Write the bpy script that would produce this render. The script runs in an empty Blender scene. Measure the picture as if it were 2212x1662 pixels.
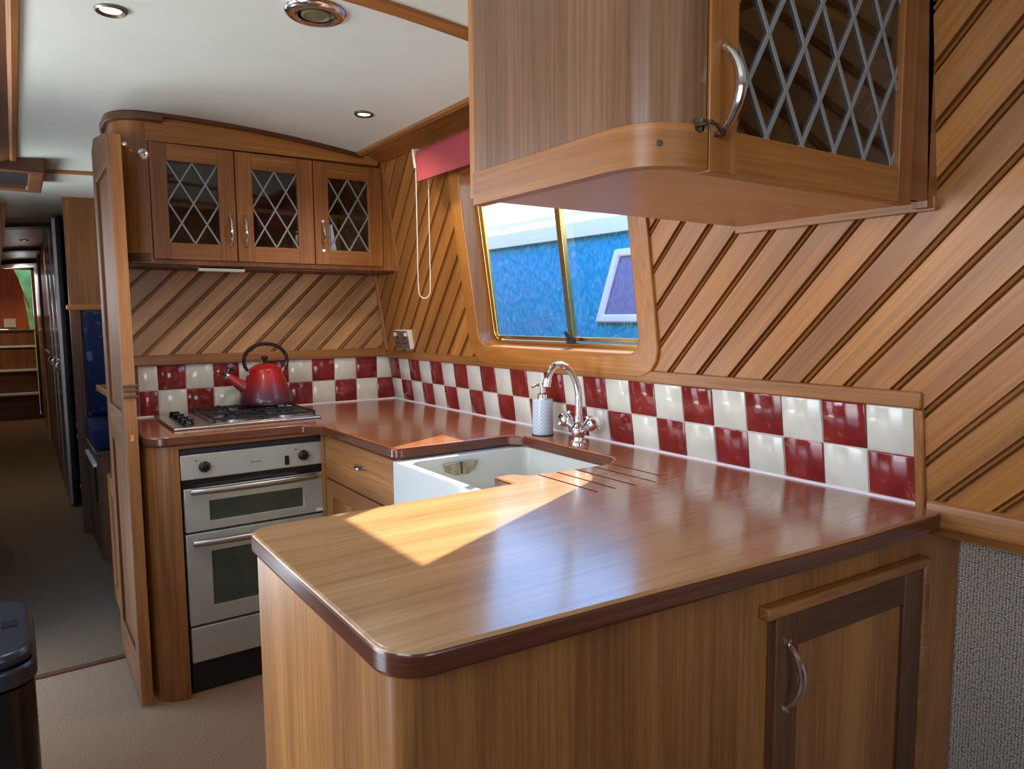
import bpy, bmesh, math, random
from mathutils import Vector, Matrix
random.seed(7)
S = bpy.context.scene
COL = S.collection
R = math.radians
H0 = 0.94                     # height of the worktop above the floor; shapes below are written with z = 0 at the worktop
TL = 0.14232                  # lean of the cabin sides above the gunwale
cT, sT = math.cos(TL), math.sin(TL)

# ------------------------------------------------------------------ camera, sky, sun, exposure
def make_camera():
    C = Vector((-1.5163, -3.2263, 0.3936 + H0))
    yaw, pitch, roll, f = 0.606730, -0.095103, -0.0082, 1540.35
    F = Vector((math.sin(yaw)*math.cos(pitch), math.cos(yaw)*math.cos(pitch), math.sin(pitch)))
    Rt = Vector((math.cos(yaw), -math.sin(yaw), 0)); U = Rt.cross(F)
    R2 = math.cos(roll)*Rt + math.sin(roll)*U; U2 = -math.sin(roll)*Rt + math.cos(roll)*U
    cd = bpy.data.cameras.new('camera'); co = bpy.data.objects.new('camera', cd); COL.objects.link(co)
    M = Matrix((R2, U2, -F)).transposed().to_4x4(); M.translation = C
    co.matrix_world = M
    cd.sensor_width = 36; cd.lens = f/2212*36; cd.clip_start = 0.02; cd.clip_end = 200
    S.camera = co
make_camera()
W = bpy.data.worlds.new('sky'); S.world = W; W.use_nodes = True
nt = W.node_tree; nt.nodes.clear()
o = nt.nodes.new('ShaderNodeOutputWorld'); b = nt.nodes.new('ShaderNodeBackground')
tc = nt.nodes.new('ShaderNodeTexCoord'); sp = nt.nodes.new('ShaderNodeSeparateXYZ'); rp = nt.nodes.new('ShaderNodeValToRGB')
nt.links.new(tc.outputs['Generated'], sp.inputs[0]); nt.links.new(sp.outputs['Z'], rp.inputs[0])
rp.color_ramp.elements[0].position = 0.08; rp.color_ramp.elements[0].color = (0.80, 0.88, 1.0, 1)
rp.color_ramp.elements[1].position = 0.42; rp.color_ramp.elements[1].color = (0.08, 0.33, 0.80, 1)
nt.links.new(rp.outputs[0], b.inputs[0]); b.inputs[1].default_value = 5.5
nt.links.new(b.outputs[0], o.inputs[0])

SUN_A, SUN_B = 1.04, 0.56      # shadow slides this far along -x and -y per metre of height
def add_sun():
    l = bpy.data.lights.new('sun', 'SUN'); l.energy = 13.5; l.angle = R(0.6); l.color = (1.0, 0.91, 0.80)
    ob = bpy.data.objects.new('sun', l); COL.objects.link(ob)
    d = Vector((-SUN_A, -SUN_B, -1)).normalized()
    ob.rotation_euler = d.to_track_quat('-Z', 'Y').to_euler(); ob.location = (3, 2, 5)
add_sun()
def area(name, loc, size, target, power, color):
    l = bpy.data.lights.new(name, 'AREA'); l.shape = 'RECTANGLE'; l.size, l.size_y = size
    l.energy = power; l.color = color
    ob = bpy.data.objects.new(name, l); COL.objects.link(ob)
    ob.location = (loc[0], loc[1], loc[2]+H0)
    d = Vector((target[0]-loc[0], target[1]-loc[1], target[2]-loc[2]))
    ob.rotation_euler = d.to_track_quat('-Z', 'Y').to_euler()
    return ob
# daylight lamps, added to light the cabin from assumed, unseen openings left and rear
area('tile_glare_lamp', (-2.12, -0.08, -0.60), (0.66, 0.42), (-0.05, -1.85, 0.15), 9, (0.90, 0.96, 1.0))  # small bright lamp added low outside for a glare on the tiles
area('daylight_side_doors', (-2.22, -1.90, -0.02), (0.72, 1.35), (-0.9, -2.0, -0.1), 11, (0.88, 0.95, 1.0))
area('ceiling_fill', (-2.16, -0.99, 0.62), (0.70, 0.55), (-1.3, -0.95, 1.6), 16, (0.90, 0.96, 1.0))  # added lamp, aimed up to brighten the ceiling
area('daylight_side_window_b', (-2.16, -3.10, 0.62), (0.72, 0.55), (-1.3, -2.9, 1.6), 20, (0.88, 0.95, 1.0))
area('daylight_side_window_c', (-2.16, 1.03, 0.62), (0.72, 0.55), (-1.3, .8, 1.6), 22, (0.88, 0.94, 1.0))
area('rear_fill', (-1.0, -5.72, 0.35), (0.75, 1.1), (-1.0, -3.0, 0.1), 4, (0.95, 0.97, 1.0))  # added lamp behind an assumed opening in the rear wall
S.view_settings.view_transform = 'Standard'; S.view_settings.look = 'None'
S.view_settings.gamma = 1; S.view_settings.use_curve_mapping = False
S.view_settings.exposure = 0.2
S.cycles.max_bounces = 8; S.cycles.diffuse_bounces = 5; S.cycles.glossy_bounces = 4
S.cycles.transparent_max_bounces = 12; S.cycles.use_denoising = True
S.cycles.sample_clamp_indirect = 6.0

# ------------------------------------------------------------------ materials
def srgb(r, g, b):
    f = lambda c: (c/255/12.92) if c/255 <= .04045 else ((c/255+.055)/1.055)**2.4
    return (f(r), f(g), f(b), 1)
MATS = {}
def new_mat(name):
    m = bpy.data.materials.new(name); m.use_nodes = True
    MATS[name] = m
    return m, m.node_tree, m.node_tree.nodes['Principled BSDF']
def plain(name, col, rough=0.5, metal=0.0, bump=0.0, bscale=200, spec=0.5, coat=0.0, vary=0.0, vscale=6):
    m, t, p = new_mat(name)
    p.inputs['Base Color'].default_value = col; p.inputs['Roughness'].default_value = rough
    p.inputs['Metallic'].default_value = metal; p.inputs['Specular IOR Level'].default_value = spec
    p.inputs['Coat Weight'].default_value = coat
    tc = t.nodes.new('ShaderNodeTexCoord')
    if bump:
        n = t.nodes.new('ShaderNodeTexNoise'); n.inputs['Scale'].default_value = bscale; n.inputs['Detail'].default_value = 3
        t.links.new(tc.outputs['Object'], n.inputs['Vector'])
        bp = t.nodes.new('ShaderNodeBump'); bp.inputs['Strength'].default_value = bump; bp.inputs['Distance'].default_value = 0.002
        t.links.new(n.outputs['Fac'], bp.inputs['Height']); t.links.new(bp.outputs[0], p.inputs['Normal'])
    if vary:
        n = t.nodes.new('ShaderNodeTexNoise'); n.inputs['Scale'].default_value = vscale; n.inputs['Detail'].default_value = 5
        t.links.new(tc.outputs['Object'], n.inputs['Vector'])
        r = t.nodes.new('ShaderNodeValToRGB')
        a = [max(0, c*(1-vary)) for c in col[:3]]+[1]; c2 = [min(1, c*(1+vary)) for c in col[:3]]+[1]
        r.color_ramp.elements[0].position = .35; r.color_ramp.elements[0].color = a
        r.color_ramp.elements[1].position = .65; r.color_ramp.elements[1].color = c2
        t.links.new(n.outputs['Fac'], r.inputs[0]); t.links.new(r.outputs[0], p.inputs['Base Color'])
    return m
def wood(name, dark, light, axis='z', rough=0.38, attr=False, fine=38, coat=0.0, streak=9, coat_rough=.12, bump=.08):
    """Straight grained varnished timber. Grain runs along axis of the object, or along the 'grain' attribute of diagonal boards."""
    m, t, p = new_mat(name)
    if attr:
        a = t.nodes.new('ShaderNodeAttribute'); a.attribute_name = 'grain'; src = a.outputs['Vector']; ax = 'x'
    else:
        a = t.nodes.new('ShaderNodeTexCoord'); src = a.outputs['Object']; ax = axis
    def noise(al, ac, detail, off):
        mp = t.nodes.new('ShaderNodeMapping')
        mp.inputs['Scale'].default_value = [al if q == ax or (ax == 'h' and q != 'z') else ac for q in 'xyz']   # 'h': grain lies level whichever way the rail turns
        mp.inputs['Location'].default_value = (off, off*1.7, off*.6)
        t.links.new(src, mp.inputs['Vector'])
        n = t.nodes.new('ShaderNodeTexNoise'); n.inputs['Scale'].default_value = 1; n.inputs['Detail'].default_value = detail
        n.inputs['Roughness'].default_value = .6
        t.links.new(mp.outputs[0], n.inputs['Vector']); return n
    n1 = noise(0.9, streak, 4, 3.1); n2 = noise(3.0, fine*4, 3, 7.7)
    mx = t.nodes.new('ShaderNodeMix'); mx.data_type = 'FLOAT'; mx.inputs[0].default_value = .42
    t.links.new(n1.outputs['Fac'], mx.inputs[2]); t.links.new(n2.outputs['Fac'], mx.inputs[3])
    r = t.nodes.new('ShaderNodeValToRGB')
    e = r.color_ramp.elements; e[0].position = .36; e[0].color = dark; e[1].position = .64; e[1].color = light
    mid = e.new(.5); mid.color = [math.sqrt(dark[i]*light[i])*1.02 for i in range(3)]+[1]
    t.links.new(mx.outputs[0], r.inputs[0])
    out = r.outputs[0]
    if attr:   # each board has its own tone
        sx = t.nodes.new('ShaderNodeSeparateXYZ'); t.links.new(src, sx.inputs[0])
        hsv = t.nodes.new('ShaderNodeHueSaturation'); mr = t.nodes.new('ShaderNodeMapRange')
        mr.inputs['From Min'].default_value = 0; mr.inputs['From Max'].default_value = 50
        mr.inputs['To Min'].default_value = .82; mr.inputs['To Max'].default_value = 1.16
        t.links.new(sx.outputs['Z'], mr.inputs['Value']); t.links.new(mr.outputs[0], hsv.inputs['Value'])
        t.links.new(out, hsv.inputs['Color']); out = hsv.outputs[0]
    t.links.new(out, p.inputs['Base Color'])
    p.inputs['Roughness'].default_value = rough
    p.inputs['Coat Weight'].default_value = coat; p.inputs['Coat Roughness'].default_value = coat_rough
    if bump:
        bp = t.nodes.new('ShaderNodeBump'); bp.inputs['Strength'].default_value = bump; bp.inputs['Distance'].default_value = .001
        t.links.new(n2.outputs['Fac'], bp.inputs['Height']); t.links.new(bp.outputs[0], p.inputs['Normal'])
    return m
D1, L1 = srgb(120, 72, 32), srgb(176, 118, 60)
for ax in 'xyzh': wood('teak_'+ax, D1, L1, ax)
D2, L2 = srgb(66, 38, 20), srgb(116, 70, 36)
for ax in 'xyz': wood('dark_teak_'+ax, D2, L2, ax, rough=.45)
for ax in 'xyz': wood('golden_teak_'+ax, srgb(140, 88, 36), srgb(190, 132, 64), ax, rough=.35)
wood('board_teak', srgb(138, 85, 36), srgb(178, 119, 56), attr=True, rough=.36, streak=16)
wood('board_teak_lit', srgb(160, 116, 72), srgb(204, 158, 106), attr=True, rough=.36, streak=16)  # lighter copy of board_teak, making up for weak light on the back wall
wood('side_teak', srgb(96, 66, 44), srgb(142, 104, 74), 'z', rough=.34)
wood('bounce_lit_underside', srgb(176, 130, 88), srgb(206, 162, 116), 'x', rough=.35)  # pale board, with sun bounce off the worktop put into its colour
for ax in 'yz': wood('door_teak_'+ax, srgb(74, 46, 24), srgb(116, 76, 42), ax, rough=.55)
def worktop_material():
    # golden, sun-bleached timber on the peninsula; the older stretch by the hob and along the tiles is redder
    m = wood('worktop_wood', srgb(166, 120, 74), srgb(208, 160, 106), 'x', rough=.26, streak=13, fine=22, coat=.6, coat_rough=.14, bump=.03)
    t = m.node_tree; p = t.nodes['Principled BSDF']; src = p.inputs['Base Color'].links[0].from_socket; p.inputs['Coat IOR'].default_value = 1.5
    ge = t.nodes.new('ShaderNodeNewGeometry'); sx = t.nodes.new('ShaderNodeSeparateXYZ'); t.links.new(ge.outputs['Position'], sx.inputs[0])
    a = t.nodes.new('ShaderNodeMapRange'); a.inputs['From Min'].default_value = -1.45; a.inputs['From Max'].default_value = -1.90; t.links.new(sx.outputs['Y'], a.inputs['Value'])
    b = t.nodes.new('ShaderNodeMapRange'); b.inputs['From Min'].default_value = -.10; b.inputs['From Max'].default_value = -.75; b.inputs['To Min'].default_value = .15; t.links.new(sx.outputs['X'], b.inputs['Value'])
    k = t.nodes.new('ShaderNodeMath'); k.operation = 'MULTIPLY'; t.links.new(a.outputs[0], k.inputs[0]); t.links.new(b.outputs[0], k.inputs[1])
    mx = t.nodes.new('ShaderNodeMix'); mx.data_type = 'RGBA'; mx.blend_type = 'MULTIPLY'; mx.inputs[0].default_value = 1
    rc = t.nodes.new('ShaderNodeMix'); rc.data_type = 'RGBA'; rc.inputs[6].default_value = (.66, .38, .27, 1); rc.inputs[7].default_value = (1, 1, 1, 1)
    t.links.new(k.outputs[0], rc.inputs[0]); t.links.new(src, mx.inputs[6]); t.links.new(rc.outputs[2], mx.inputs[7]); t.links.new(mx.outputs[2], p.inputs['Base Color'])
worktop_material()
wood('worktop_edge', srgb(72, 34, 22), srgb(120, 66, 40), 'h', rough=.25, coat=.4)
wood('frame_wood', srgb(140, 84, 34), srgb(188, 124, 56), 'y', rough=.3)
wood('frame_wood_upright', srgb(140, 84, 34), srgb(188, 124, 56), 'z', rough=.3)
wood('panel_teak', srgb(92, 54, 22), srgb(140, 90, 42), 'z', rough=.45)
wood('red_door_wood', srgb(146, 68, 24), srgb(200, 108, 46), 'z', rough=.3)
plain('ceiling_board', srgb(220, 225, 215), .42, vary=.02, bump=.04, bscale=60)
plain('chrome', (.82, .82, .84, 1), .12, 1)
plain('satin_steel', (.62, .61, .56, 1), .33, 1, vary=.05, vscale=9)
plain('hob_steel', (.66, .65, .62, 1), .28, 1)
plain('oven_enamel', srgb(176, 173, 154), .38, .25, vary=.04, vscale=12)
plain('black_gloss', (.008, .008, .009, 1), .22)
plain('black_matt', (.012, .012, .013, 1), .55)
plain('brass', (.72, .47, .14, 1), .25, 1)
plain('bronze', (.20, .17, .11, 1), .4, 1)
plain('white_ceramic', srgb(206, 208, 200), .12, coat=.5)
plain('white_plastic', srgb(226, 222, 208), .4)
plain('grey_metal', (.42, .43, .44, 1), .3, 1)
plain('black_rubber', (.02, .02, .02, 1), .7)
plain('lead', (.30, .32, .33, 1), .5, .3)
plain('grout', srgb(206, 196, 184), .8)
plain('silicone', srgb(236, 228, 232), .4)
plain('vent_plastic', srgb(120, 112, 84), .4, .3)
plain('brown_plastic', srgb(60, 44, 34), .5)
plain('stain', srgb(150, 142, 112), .7, vary=.3, vscale=60)

def mat_carpet(name, c1, c2):
    m, t, p = new_mat(name)
    tc = t.nodes.new('ShaderNodeTexCoord'); n = t.nodes.new('ShaderNodeTexNoise'); n.inputs['Scale'].default_value = 260; n.inputs['Detail'].default_value = 2
    t.links.new(tc.outputs['Object'], n.inputs['Vector'])
    r = t.nodes.new('ShaderNodeValToRGB'); r.color_ramp.elements[0].position = .35; r.color_ramp.elements[0].color = c1
    r.color_ramp.elements[1].position = .68; r.color_ramp.elements[1].color = c2
    t.links.new(n.outputs['Fac'], r.inputs[0]); t.links.new(r.outputs[0], p.inputs['Base Color'])
    b = t.nodes.new('ShaderNodeBump'); b.inputs['Strength'].default_value = .6; b.inputs['Distance'].default_value = .003
    t.links.new(n.outputs['Fac'], b.inputs['Height']); t.links.new(b.outputs[0], p.inputs['Normal'])
    p.inputs['Roughness'].default_value = .95; p.inputs['Specular IOR Level'].default_value = .1
    return m
mat_carpet('carpet_beige', srgb(122, 94, 68), srgb(156, 126, 96))
mat_carpet('carpet_brown', srgb(98, 76, 54), srgb(128, 102, 76))
def mat_lining():
    # ribbed grey carpet lining with a regular woven loop pattern
    m, t, p = new_mat('carpet_lining')
    tc = t.nodes.new('ShaderNodeTexCoord'); mp = t.nodes.new('ShaderNodeMapping'); mp.inputs['Scale'].default_value = (165, 190, 1)
    sx = t.nodes.new('ShaderNodeSeparateXYZ'); cb = t.nodes.new('ShaderNodeCombineXYZ'); t.links.new(tc.outputs['Object'], sx.inputs[0])
    t.links.new(sx.outputs['Y'], cb.inputs[0]); t.links.new(sx.outputs['Z'], cb.inputs[1]); t.links.new(cb.outputs[0], mp.inputs['Vector'])
    v = t.nodes.new('ShaderNodeTexVoronoi'); v.voronoi_dimensions = '2D'; v.inputs['Scale'].default_value = 1; v.inputs['Randomness'].default_value = .35
    t.links.new(mp.outputs[0], v.inputs['Vector'])
    r = t.nodes.new('ShaderNodeValToRGB'); r.color_ramp.elements[0].position = .2; r.color_ramp.elements[0].color = srgb(224, 206, 182)
    r.color_ramp.elements[1].position = .62; r.color_ramp.elements[1].color = srgb(124, 112, 98)
    t.links.new(v.outputs['Distance'], r.inputs[0]); t.links.new(r.outputs[0], p.inputs['Base Color'])
    b = t.nodes.new('ShaderNodeBump'); b.inputs['Strength'].default_value = .8; b.inputs['Distance'].default_value = .003; b.invert = True
    t.links.new(v.outputs['Distance'], b.inputs['Height']); t.links.new(b.outputs[0], p.inputs['Normal'])
    p.inputs['Roughness'].default_value = .95
mat_lining()
def mat_tile(name, c1, c2, speck=None):
    m, t, p = new_mat(name)
    tc = t.nodes.new('ShaderNodeTexCoord'); n = t.nodes.new('ShaderNodeTexNoise'); n.inputs['Scale'].default_value = 14; n.inputs['Detail'].default_value = 3
    t.links.new(tc.outputs['Object'], n.inputs['Vector'])
    r = t.nodes.new('ShaderNodeValToRGB'); r.color_ramp.elements[0].position = .35; r.color_ramp.elements[0].color = c1
    r.color_ramp.elements[1].position = .65; r.color_ramp.elements[1].color = c2
    t.links.new(n.outputs['Fac'], r.inputs[0]); t.links.new(r.outputs[0], p.inputs['Base Color'])
    n2 = t.nodes.new('ShaderNodeTexNoise'); n2.inputs['Scale'].default_value = 20; n2.inputs['Detail'].default_value = 2
    t.links.new(tc.outputs['Object'], n2.inputs['Vector'])
    b = t.nodes.new('ShaderNodeBump'); b.inputs['Strength'].default_value = .22; b.inputs['Distance'].default_value = .004
    t.links.new(n2.outputs['Fac'], b.inputs['Height']); t.links.new(b.outputs[0], p.inputs['Normal'])
    p.inputs['Roughness'].default_value = .1
    if speck:   # pale wear where the glaze has crazed, in patches
        n3 = t.nodes.new('ShaderNodeTexNoise'); n3.inputs['Scale'].default_value = 420; n3.inputs['Detail'].default_value = 2
        n4 = t.nodes.new('ShaderNodeTexNoise'); n4.inputs['Scale'].default_value = 11
        for n_ in (n3, n4): t.links.new(tc.outputs['Object'], n_.inputs['Vector'])
        m3 = t.nodes.new('ShaderNodeMapRange'); m3.inputs['From Min'].default_value = .54; m3.inputs['From Max'].default_value = .62; t.links.new(n3.outputs['Fac'], m3.inputs['Value'])
        m4 = t.nodes.new('ShaderNodeMapRange'); m4.inputs['From Min'].default_value = .58; m4.inputs['From Max'].default_value = .74; m4.inputs['To Max'].default_value = .7; t.links.new(n4.outputs['Fac'], m4.inputs['Value'])
        mm = t.nodes.new('ShaderNodeMath'); mm.operation = 'MULTIPLY'; t.links.new(m3.outputs[0], mm.inputs[0]); t.links.new(m4.outputs[0], mm.inputs[1])
        mx = t.nodes.new('ShaderNodeMix'); mx.data_type = 'RGBA'; t.links.new(mm.outputs[0], mx.inputs[0]); t.links.new(r.outputs[0], mx.inputs[6]); mx.inputs[7].default_value = speck
        t.links.new(mx.outputs[2], p.inputs['Base Color'])
mat_tile('tile_red', srgb(116, 32, 30), srgb(138, 44, 40), srgb(196, 150, 138))
mat_tile('tile_cream', srgb(206, 202, 186), srgb(220, 216, 202))
def mat_pane(name, tint=(1, 1, 1, 1), dirt=0.0, refl=1.0, dirtcol=(.8, .85, .9, 1)):
    m, t, p = new_mat(name); t.nodes.remove(p)
    out = t.nodes['Material Output']
    tr = t.nodes.new('ShaderNodeBsdfTransparent'); tr.inputs[0].default_value = tint
    gl = t.nodes.new('ShaderNodeBsdfGlossy'); gl.inputs['Roughness'].default_value = .02; gl.inputs[0].default_value = (refl, refl, refl, 1)
    fr = t.nodes.new('ShaderNodeFresnel')
    ge = t.nodes.new('ShaderNodeNewGeometry'); mr0 = t.nodes.new('ShaderNodeMapRange'); mr0.inputs['To Min'].default_value = 1.5; mr0.inputs['To Max'].default_value = 1/1.5
    t.links.new(ge.outputs['Backfacing'], mr0.inputs['Value']); t.links.new(mr0.outputs[0], fr.inputs[0])   # same reflectance on both faces of a thin sheet
    mx = t.nodes.new('ShaderNodeMixShader')
    t.links.new(fr.outputs[0], mx.inputs[0]); t.links.new(tr.outputs[0], mx.inputs[1]); t.links.new(gl.outputs[0], mx.inputs[2])
    last = mx.outputs[0]
    if dirt:
        tc = t.nodes.new('ShaderNodeTexCoord'); mp = t.nodes.new('ShaderNodeMapping'); mp.inputs['Scale'].default_value = (120, 420, 50)
        t.links.new(tc.outputs['Object'], mp.inputs['Vector'])
        n = t.nodes.new('ShaderNodeTexNoise'); n.inputs['Scale'].default_value = 1; n.inputs['Detail'].default_value = 4
        t.links.new(mp.outputs[0], n.inputs['Vector'])
        r = t.nodes.new('ShaderNodeMapRange'); r.inputs['From Min'].default_value = .50; r.inputs['From Max'].default_value = .75
        r.inputs['To Max'].default_value = dirt
        t.links.new(n.outputs['Fac'], r.inputs['Value'])
        df = t.nodes.new('ShaderNodeBsdfTranslucent'); df.inputs[0].default_value = dirtcol
        m2 = t.nodes.new('ShaderNodeMixShader'); t.links.new(r.outputs[0], m2.inputs[0]); t.links.new(last, m2.inputs[1]); t.links.new(df.outputs[0], m2.inputs[2])
        last = m2.outputs[0]
    t.links.new(last, out.inputs[0]); return m
mat_pane('window_glass', dirt=.035)
mat_pane('cupboard_glass', (.72, .75, .76, 1))
plain('oven_glass', srgb(84, 90, 74), .12, vary=.12, vscale=18); MATS['door_teak_y'].node_tree.nodes['Principled BSDF'].inputs['Specular IOR Level'].default_value = .2; MATS['door_teak_z'].node_tree.nodes['Principled BSDF'].inputs['Specular IOR Level'].default_value = .2; MATS['oven_glass'].node_tree.nodes['Principled BSDF'].inputs['Alpha'].default_value = .55
plain('oven_liner', srgb(120, 122, 104), .5, .3, vary=.15, vscale=20)
def mat_emit(name, col, s):
    m, t, p = new_mat(name); p.inputs['Base Color'].default_value = (0.9, .9, .9, 1)
    p.inputs['Emission Color'].default_value = col; p.inputs['Emission Strength'].default_value = s
mat_emit('lamp_glow', (1, .86, .62, 1), 14)
mat_emit('lamp_glow_far', (.95, .97, 1, 1), 8)
def mat_kettle():
    m, t, p = new_mat('kettle_enamel')   # enamel that is red at the lid and smoky purple at the base
    tc = t.nodes.new('ShaderNodeTexCoord'); sx = t.nodes.new('ShaderNodeSeparateXYZ'); t.links.new(tc.outputs['Object'], sx.inputs[0])
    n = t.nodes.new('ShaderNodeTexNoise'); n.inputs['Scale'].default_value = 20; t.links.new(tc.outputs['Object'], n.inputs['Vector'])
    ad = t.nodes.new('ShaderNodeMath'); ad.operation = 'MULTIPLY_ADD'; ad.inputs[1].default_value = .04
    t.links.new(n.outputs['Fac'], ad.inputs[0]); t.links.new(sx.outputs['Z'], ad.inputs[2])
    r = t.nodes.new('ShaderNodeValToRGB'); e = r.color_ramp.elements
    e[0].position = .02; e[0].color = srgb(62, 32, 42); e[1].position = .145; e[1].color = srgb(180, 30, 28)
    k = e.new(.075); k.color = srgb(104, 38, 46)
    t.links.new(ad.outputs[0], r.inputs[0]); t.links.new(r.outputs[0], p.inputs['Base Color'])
    p.inputs['Roughness'].default_value = .35; p.inputs['Coat Weight'].default_value = .3
mat_kettle()
def mat_dispenser():
    m, t, p = new_mat('dispenser_pattern')
    tc = t.nodes.new('ShaderNodeTexCoord'); sx = t.nodes.new('ShaderNodeSeparateXYZ'); t.links.new(tc.outputs['Object'], sx.inputs[0])
    at = t.nodes.new('ShaderNodeMath'); at.operation = 'ARCTAN2'; t.links.new(sx.outputs['Y'], at.inputs[0]); t.links.new(sx.outputs['X'], at.inputs[1])
    m1 = t.nodes.new('ShaderNodeMath'); m1.operation = 'MULTIPLY'; m1.inputs[1].default_value = 16/6.2832; t.links.new(at.outputs[0], m1.inputs[0])
    m2 = t.nodes.new('ShaderNodeMath'); m2.operation = 'MULTIPLY'; m2.inputs[1].default_value = 74; t.links.new(sx.outputs['Z'], m2.inputs[0])
    cb = t.nodes.new('ShaderNodeCombineXYZ'); t.links.new(m1.outputs[0], cb.inputs[0]); t.links.new(m2.outputs[0], cb.inputs[1])
    v = t.nodes.new('ShaderNodeTexVoronoi'); v.inputs['Randomness'].default_value = 0; v.inputs['Scale'].default_value = 1
    v.distance = 'MANHATTAN'; v.voronoi_dimensions = '2D'; t.links.new(cb.outputs[0], v.inputs['Vector'])
    r = t.nodes.new('ShaderNodeValToRGB'); r.color_ramp.interpolation = 'CONSTANT'; e = r.color_ramp.elements
    e[0].position = 0; e[0].color = srgb(220, 228, 236); e[1].position = .16; e[1].color = srgb(58, 74, 96)
    k = e.new(.30); k.color = srgb(214, 224, 236); k = e.new(.62); k.color = srgb(96, 120, 150)
    k = e.new(.78); k.color = srgb(222, 230, 240)
    t.links.new(v.outputs['Distance'], r.inputs[0]); t.links.new(r.outputs[0], p.inputs['Base Color'])
    p.inputs['Roughness'].default_value = .2
mat_dispenser()
plain('bin_steel', (.045, .045, .05, 1), .28, 1)
plain('bin_lid', (.045, .052, .065, 1), .3, .8)
def mat_blind():
    m, t, p = new_mat('blind_fabric'); p.inputs['Base Color'].default_value = srgb(156, 60, 66); p.inputs['Roughness'].default_value = .9
    tc = t.nodes.new('ShaderNodeTexCoord'); n = t.nodes.new('ShaderNodeTexNoise'); n.inputs['Scale'].default_value = 700
    t.links.new(tc.outputs['Object'], n.inputs['Vector']); b = t.nodes.new('ShaderNodeBump'); b.inputs['Strength'].default_value = .3; b.inputs['Distance'].default_value = .001
    t.links.new(n.outputs['Fac'], b.inputs['Height']); t.links.new(b.outputs[0], p.inputs['Normal'])
mat_blind()
def mat_blue(name, base, fleck, scale, lo, hi):
    m, t, p = new_mat(name)
    tc = t.nodes.new('ShaderNodeTexCoord'); n = t.nodes.new('ShaderNodeTexNoise'); n.inputs['Scale'].default_value = scale; n.inputs['Detail'].default_value = 6
    t.links.new(tc.outputs['Object'], n.inputs['Vector'])
    r = t.nodes.new('ShaderNodeValToRGB'); r.color_ramp.elements[0].position = lo; r.color_ramp.elements[0].color = base
    r.color_ramp.elements[1].position = hi; r.color_ramp.elements[1].color = fleck
    t.links.new(n.outputs['Fac'], r.inputs[0]); t.links.new(r.outputs[0], p.inputs['Base Color'])
    p.inputs['Roughness'].default_value = .85; p.inputs['Specular IOR Level'].default_value = .15
mat_blue('blue_fabric', srgb(24, 32, 58), srgb(74, 84, 118), 14, .6, .74)
mat_blue('neighbour_blue', srgb(8, 140, 182), srgb(48, 168, 206), 30, .45, .8)
plain('neighbour_white', srgb(205, 218, 226), .5)
plain('neighbour_glass', srgb(96, 112, 158), .3, bump=.2, bscale=40)
plain('canal_water', (.03, .05, .05, 1), .08, bump=.3, bscale=3)
plain('foliage', srgb(90, 130, 60), .9, vary=.4, vscale=5)

# ------------------------------------------------------------------ mesh helpers
def mXY(u, v, w): return (u, v, w)                     # flat, w upward
def mXZ(u, v, w): return (u, -w, v)                    # upright, w toward the photographer's end (-y)
def mYZ(u, v, w): return (-w, -u, v)                   # upright along the boat, u = -y, w toward -x
def mT(s, h, w): return (-h*sT - w*cT, -s, h*cT - w*sT)   # leaning cabin side, w inward
def mTL(s, h, w): return (-2.0 + h*sT + w*cT, -s, h*cT - w*sT)  # the opposite side
def clip(poly, f):
    out = []
    for i in range(len(poly)):
        a, b = poly[i], poly[(i+1) % len(poly)]; fa, fb = f(a), f(b)
        if fa >= 0: out.append(a)
        if (fa > 0 and fb < 0) or (fa < 0 and fb > 0):
            k = fa/(fa-fb); out.append((a[0]+(b[0]-a[0])*k, a[1]+(b[1]-a[1])*k))
    return out
def rrect(u0, v0, u1, v1, r, n=6, corners=(1, 1, 1, 1)):
    pts = []
    for (cx, cy, a0, on) in ((u1-r, v1-r, 0, corners[0]), (u0+r, v1-r, 90, corners[1]), (u0+r, v0+r, 180, corners[2]), (u1-r, v0+r, 270, corners[3])):
        for i in range(n+1):
            a = R(a0+90*i/n)
            if on: pts.append((cx+r*math.cos(a), cy+r*math.sin(a)))
            else:
                sx = 1 if a0 in (0, 270) else -1; sy = 1 if a0 in (0, 90) else -1
                pts.append((cx+r*sx + (i-n/2)*1e-5*(-sx*sy if 1 else 0), cy+r*sy))
    return pts
def round_poly(pts, rad, n=5):
    """Round chosen corners of a polygon. rad: dict index -> radius."""
    out = []
    for i, p in enumerate(pts):
        r = rad.get(i, 0)
        if not r: out.append(p); continue
        a = Vector(pts[i-1]) - Vector(p); c = Vector(pts[(i+1) % len(pts)]) - Vector(p); a.normalize(); c.normalize()
        th = a.angle(c); d = r/math.tan(th/2); A = Vector(p)+a*d; Bv = Vector(p)+c*d
        cen = Vector(p) + (a+c).normalized()*(r/math.sin(th/2))
        va, vb = A-cen, Bv-cen
        ang = math.atan2(va.x*vb.y-va.y*vb.x, va.dot(vb))
        for k in range(n+1):
            q = ang*k/n; out.append((cen.x+va.x*math.cos(q)-va.y*math.sin(q), cen.y+va.x*math.sin(q)+va.y*math.cos(q)))
    return out
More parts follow.
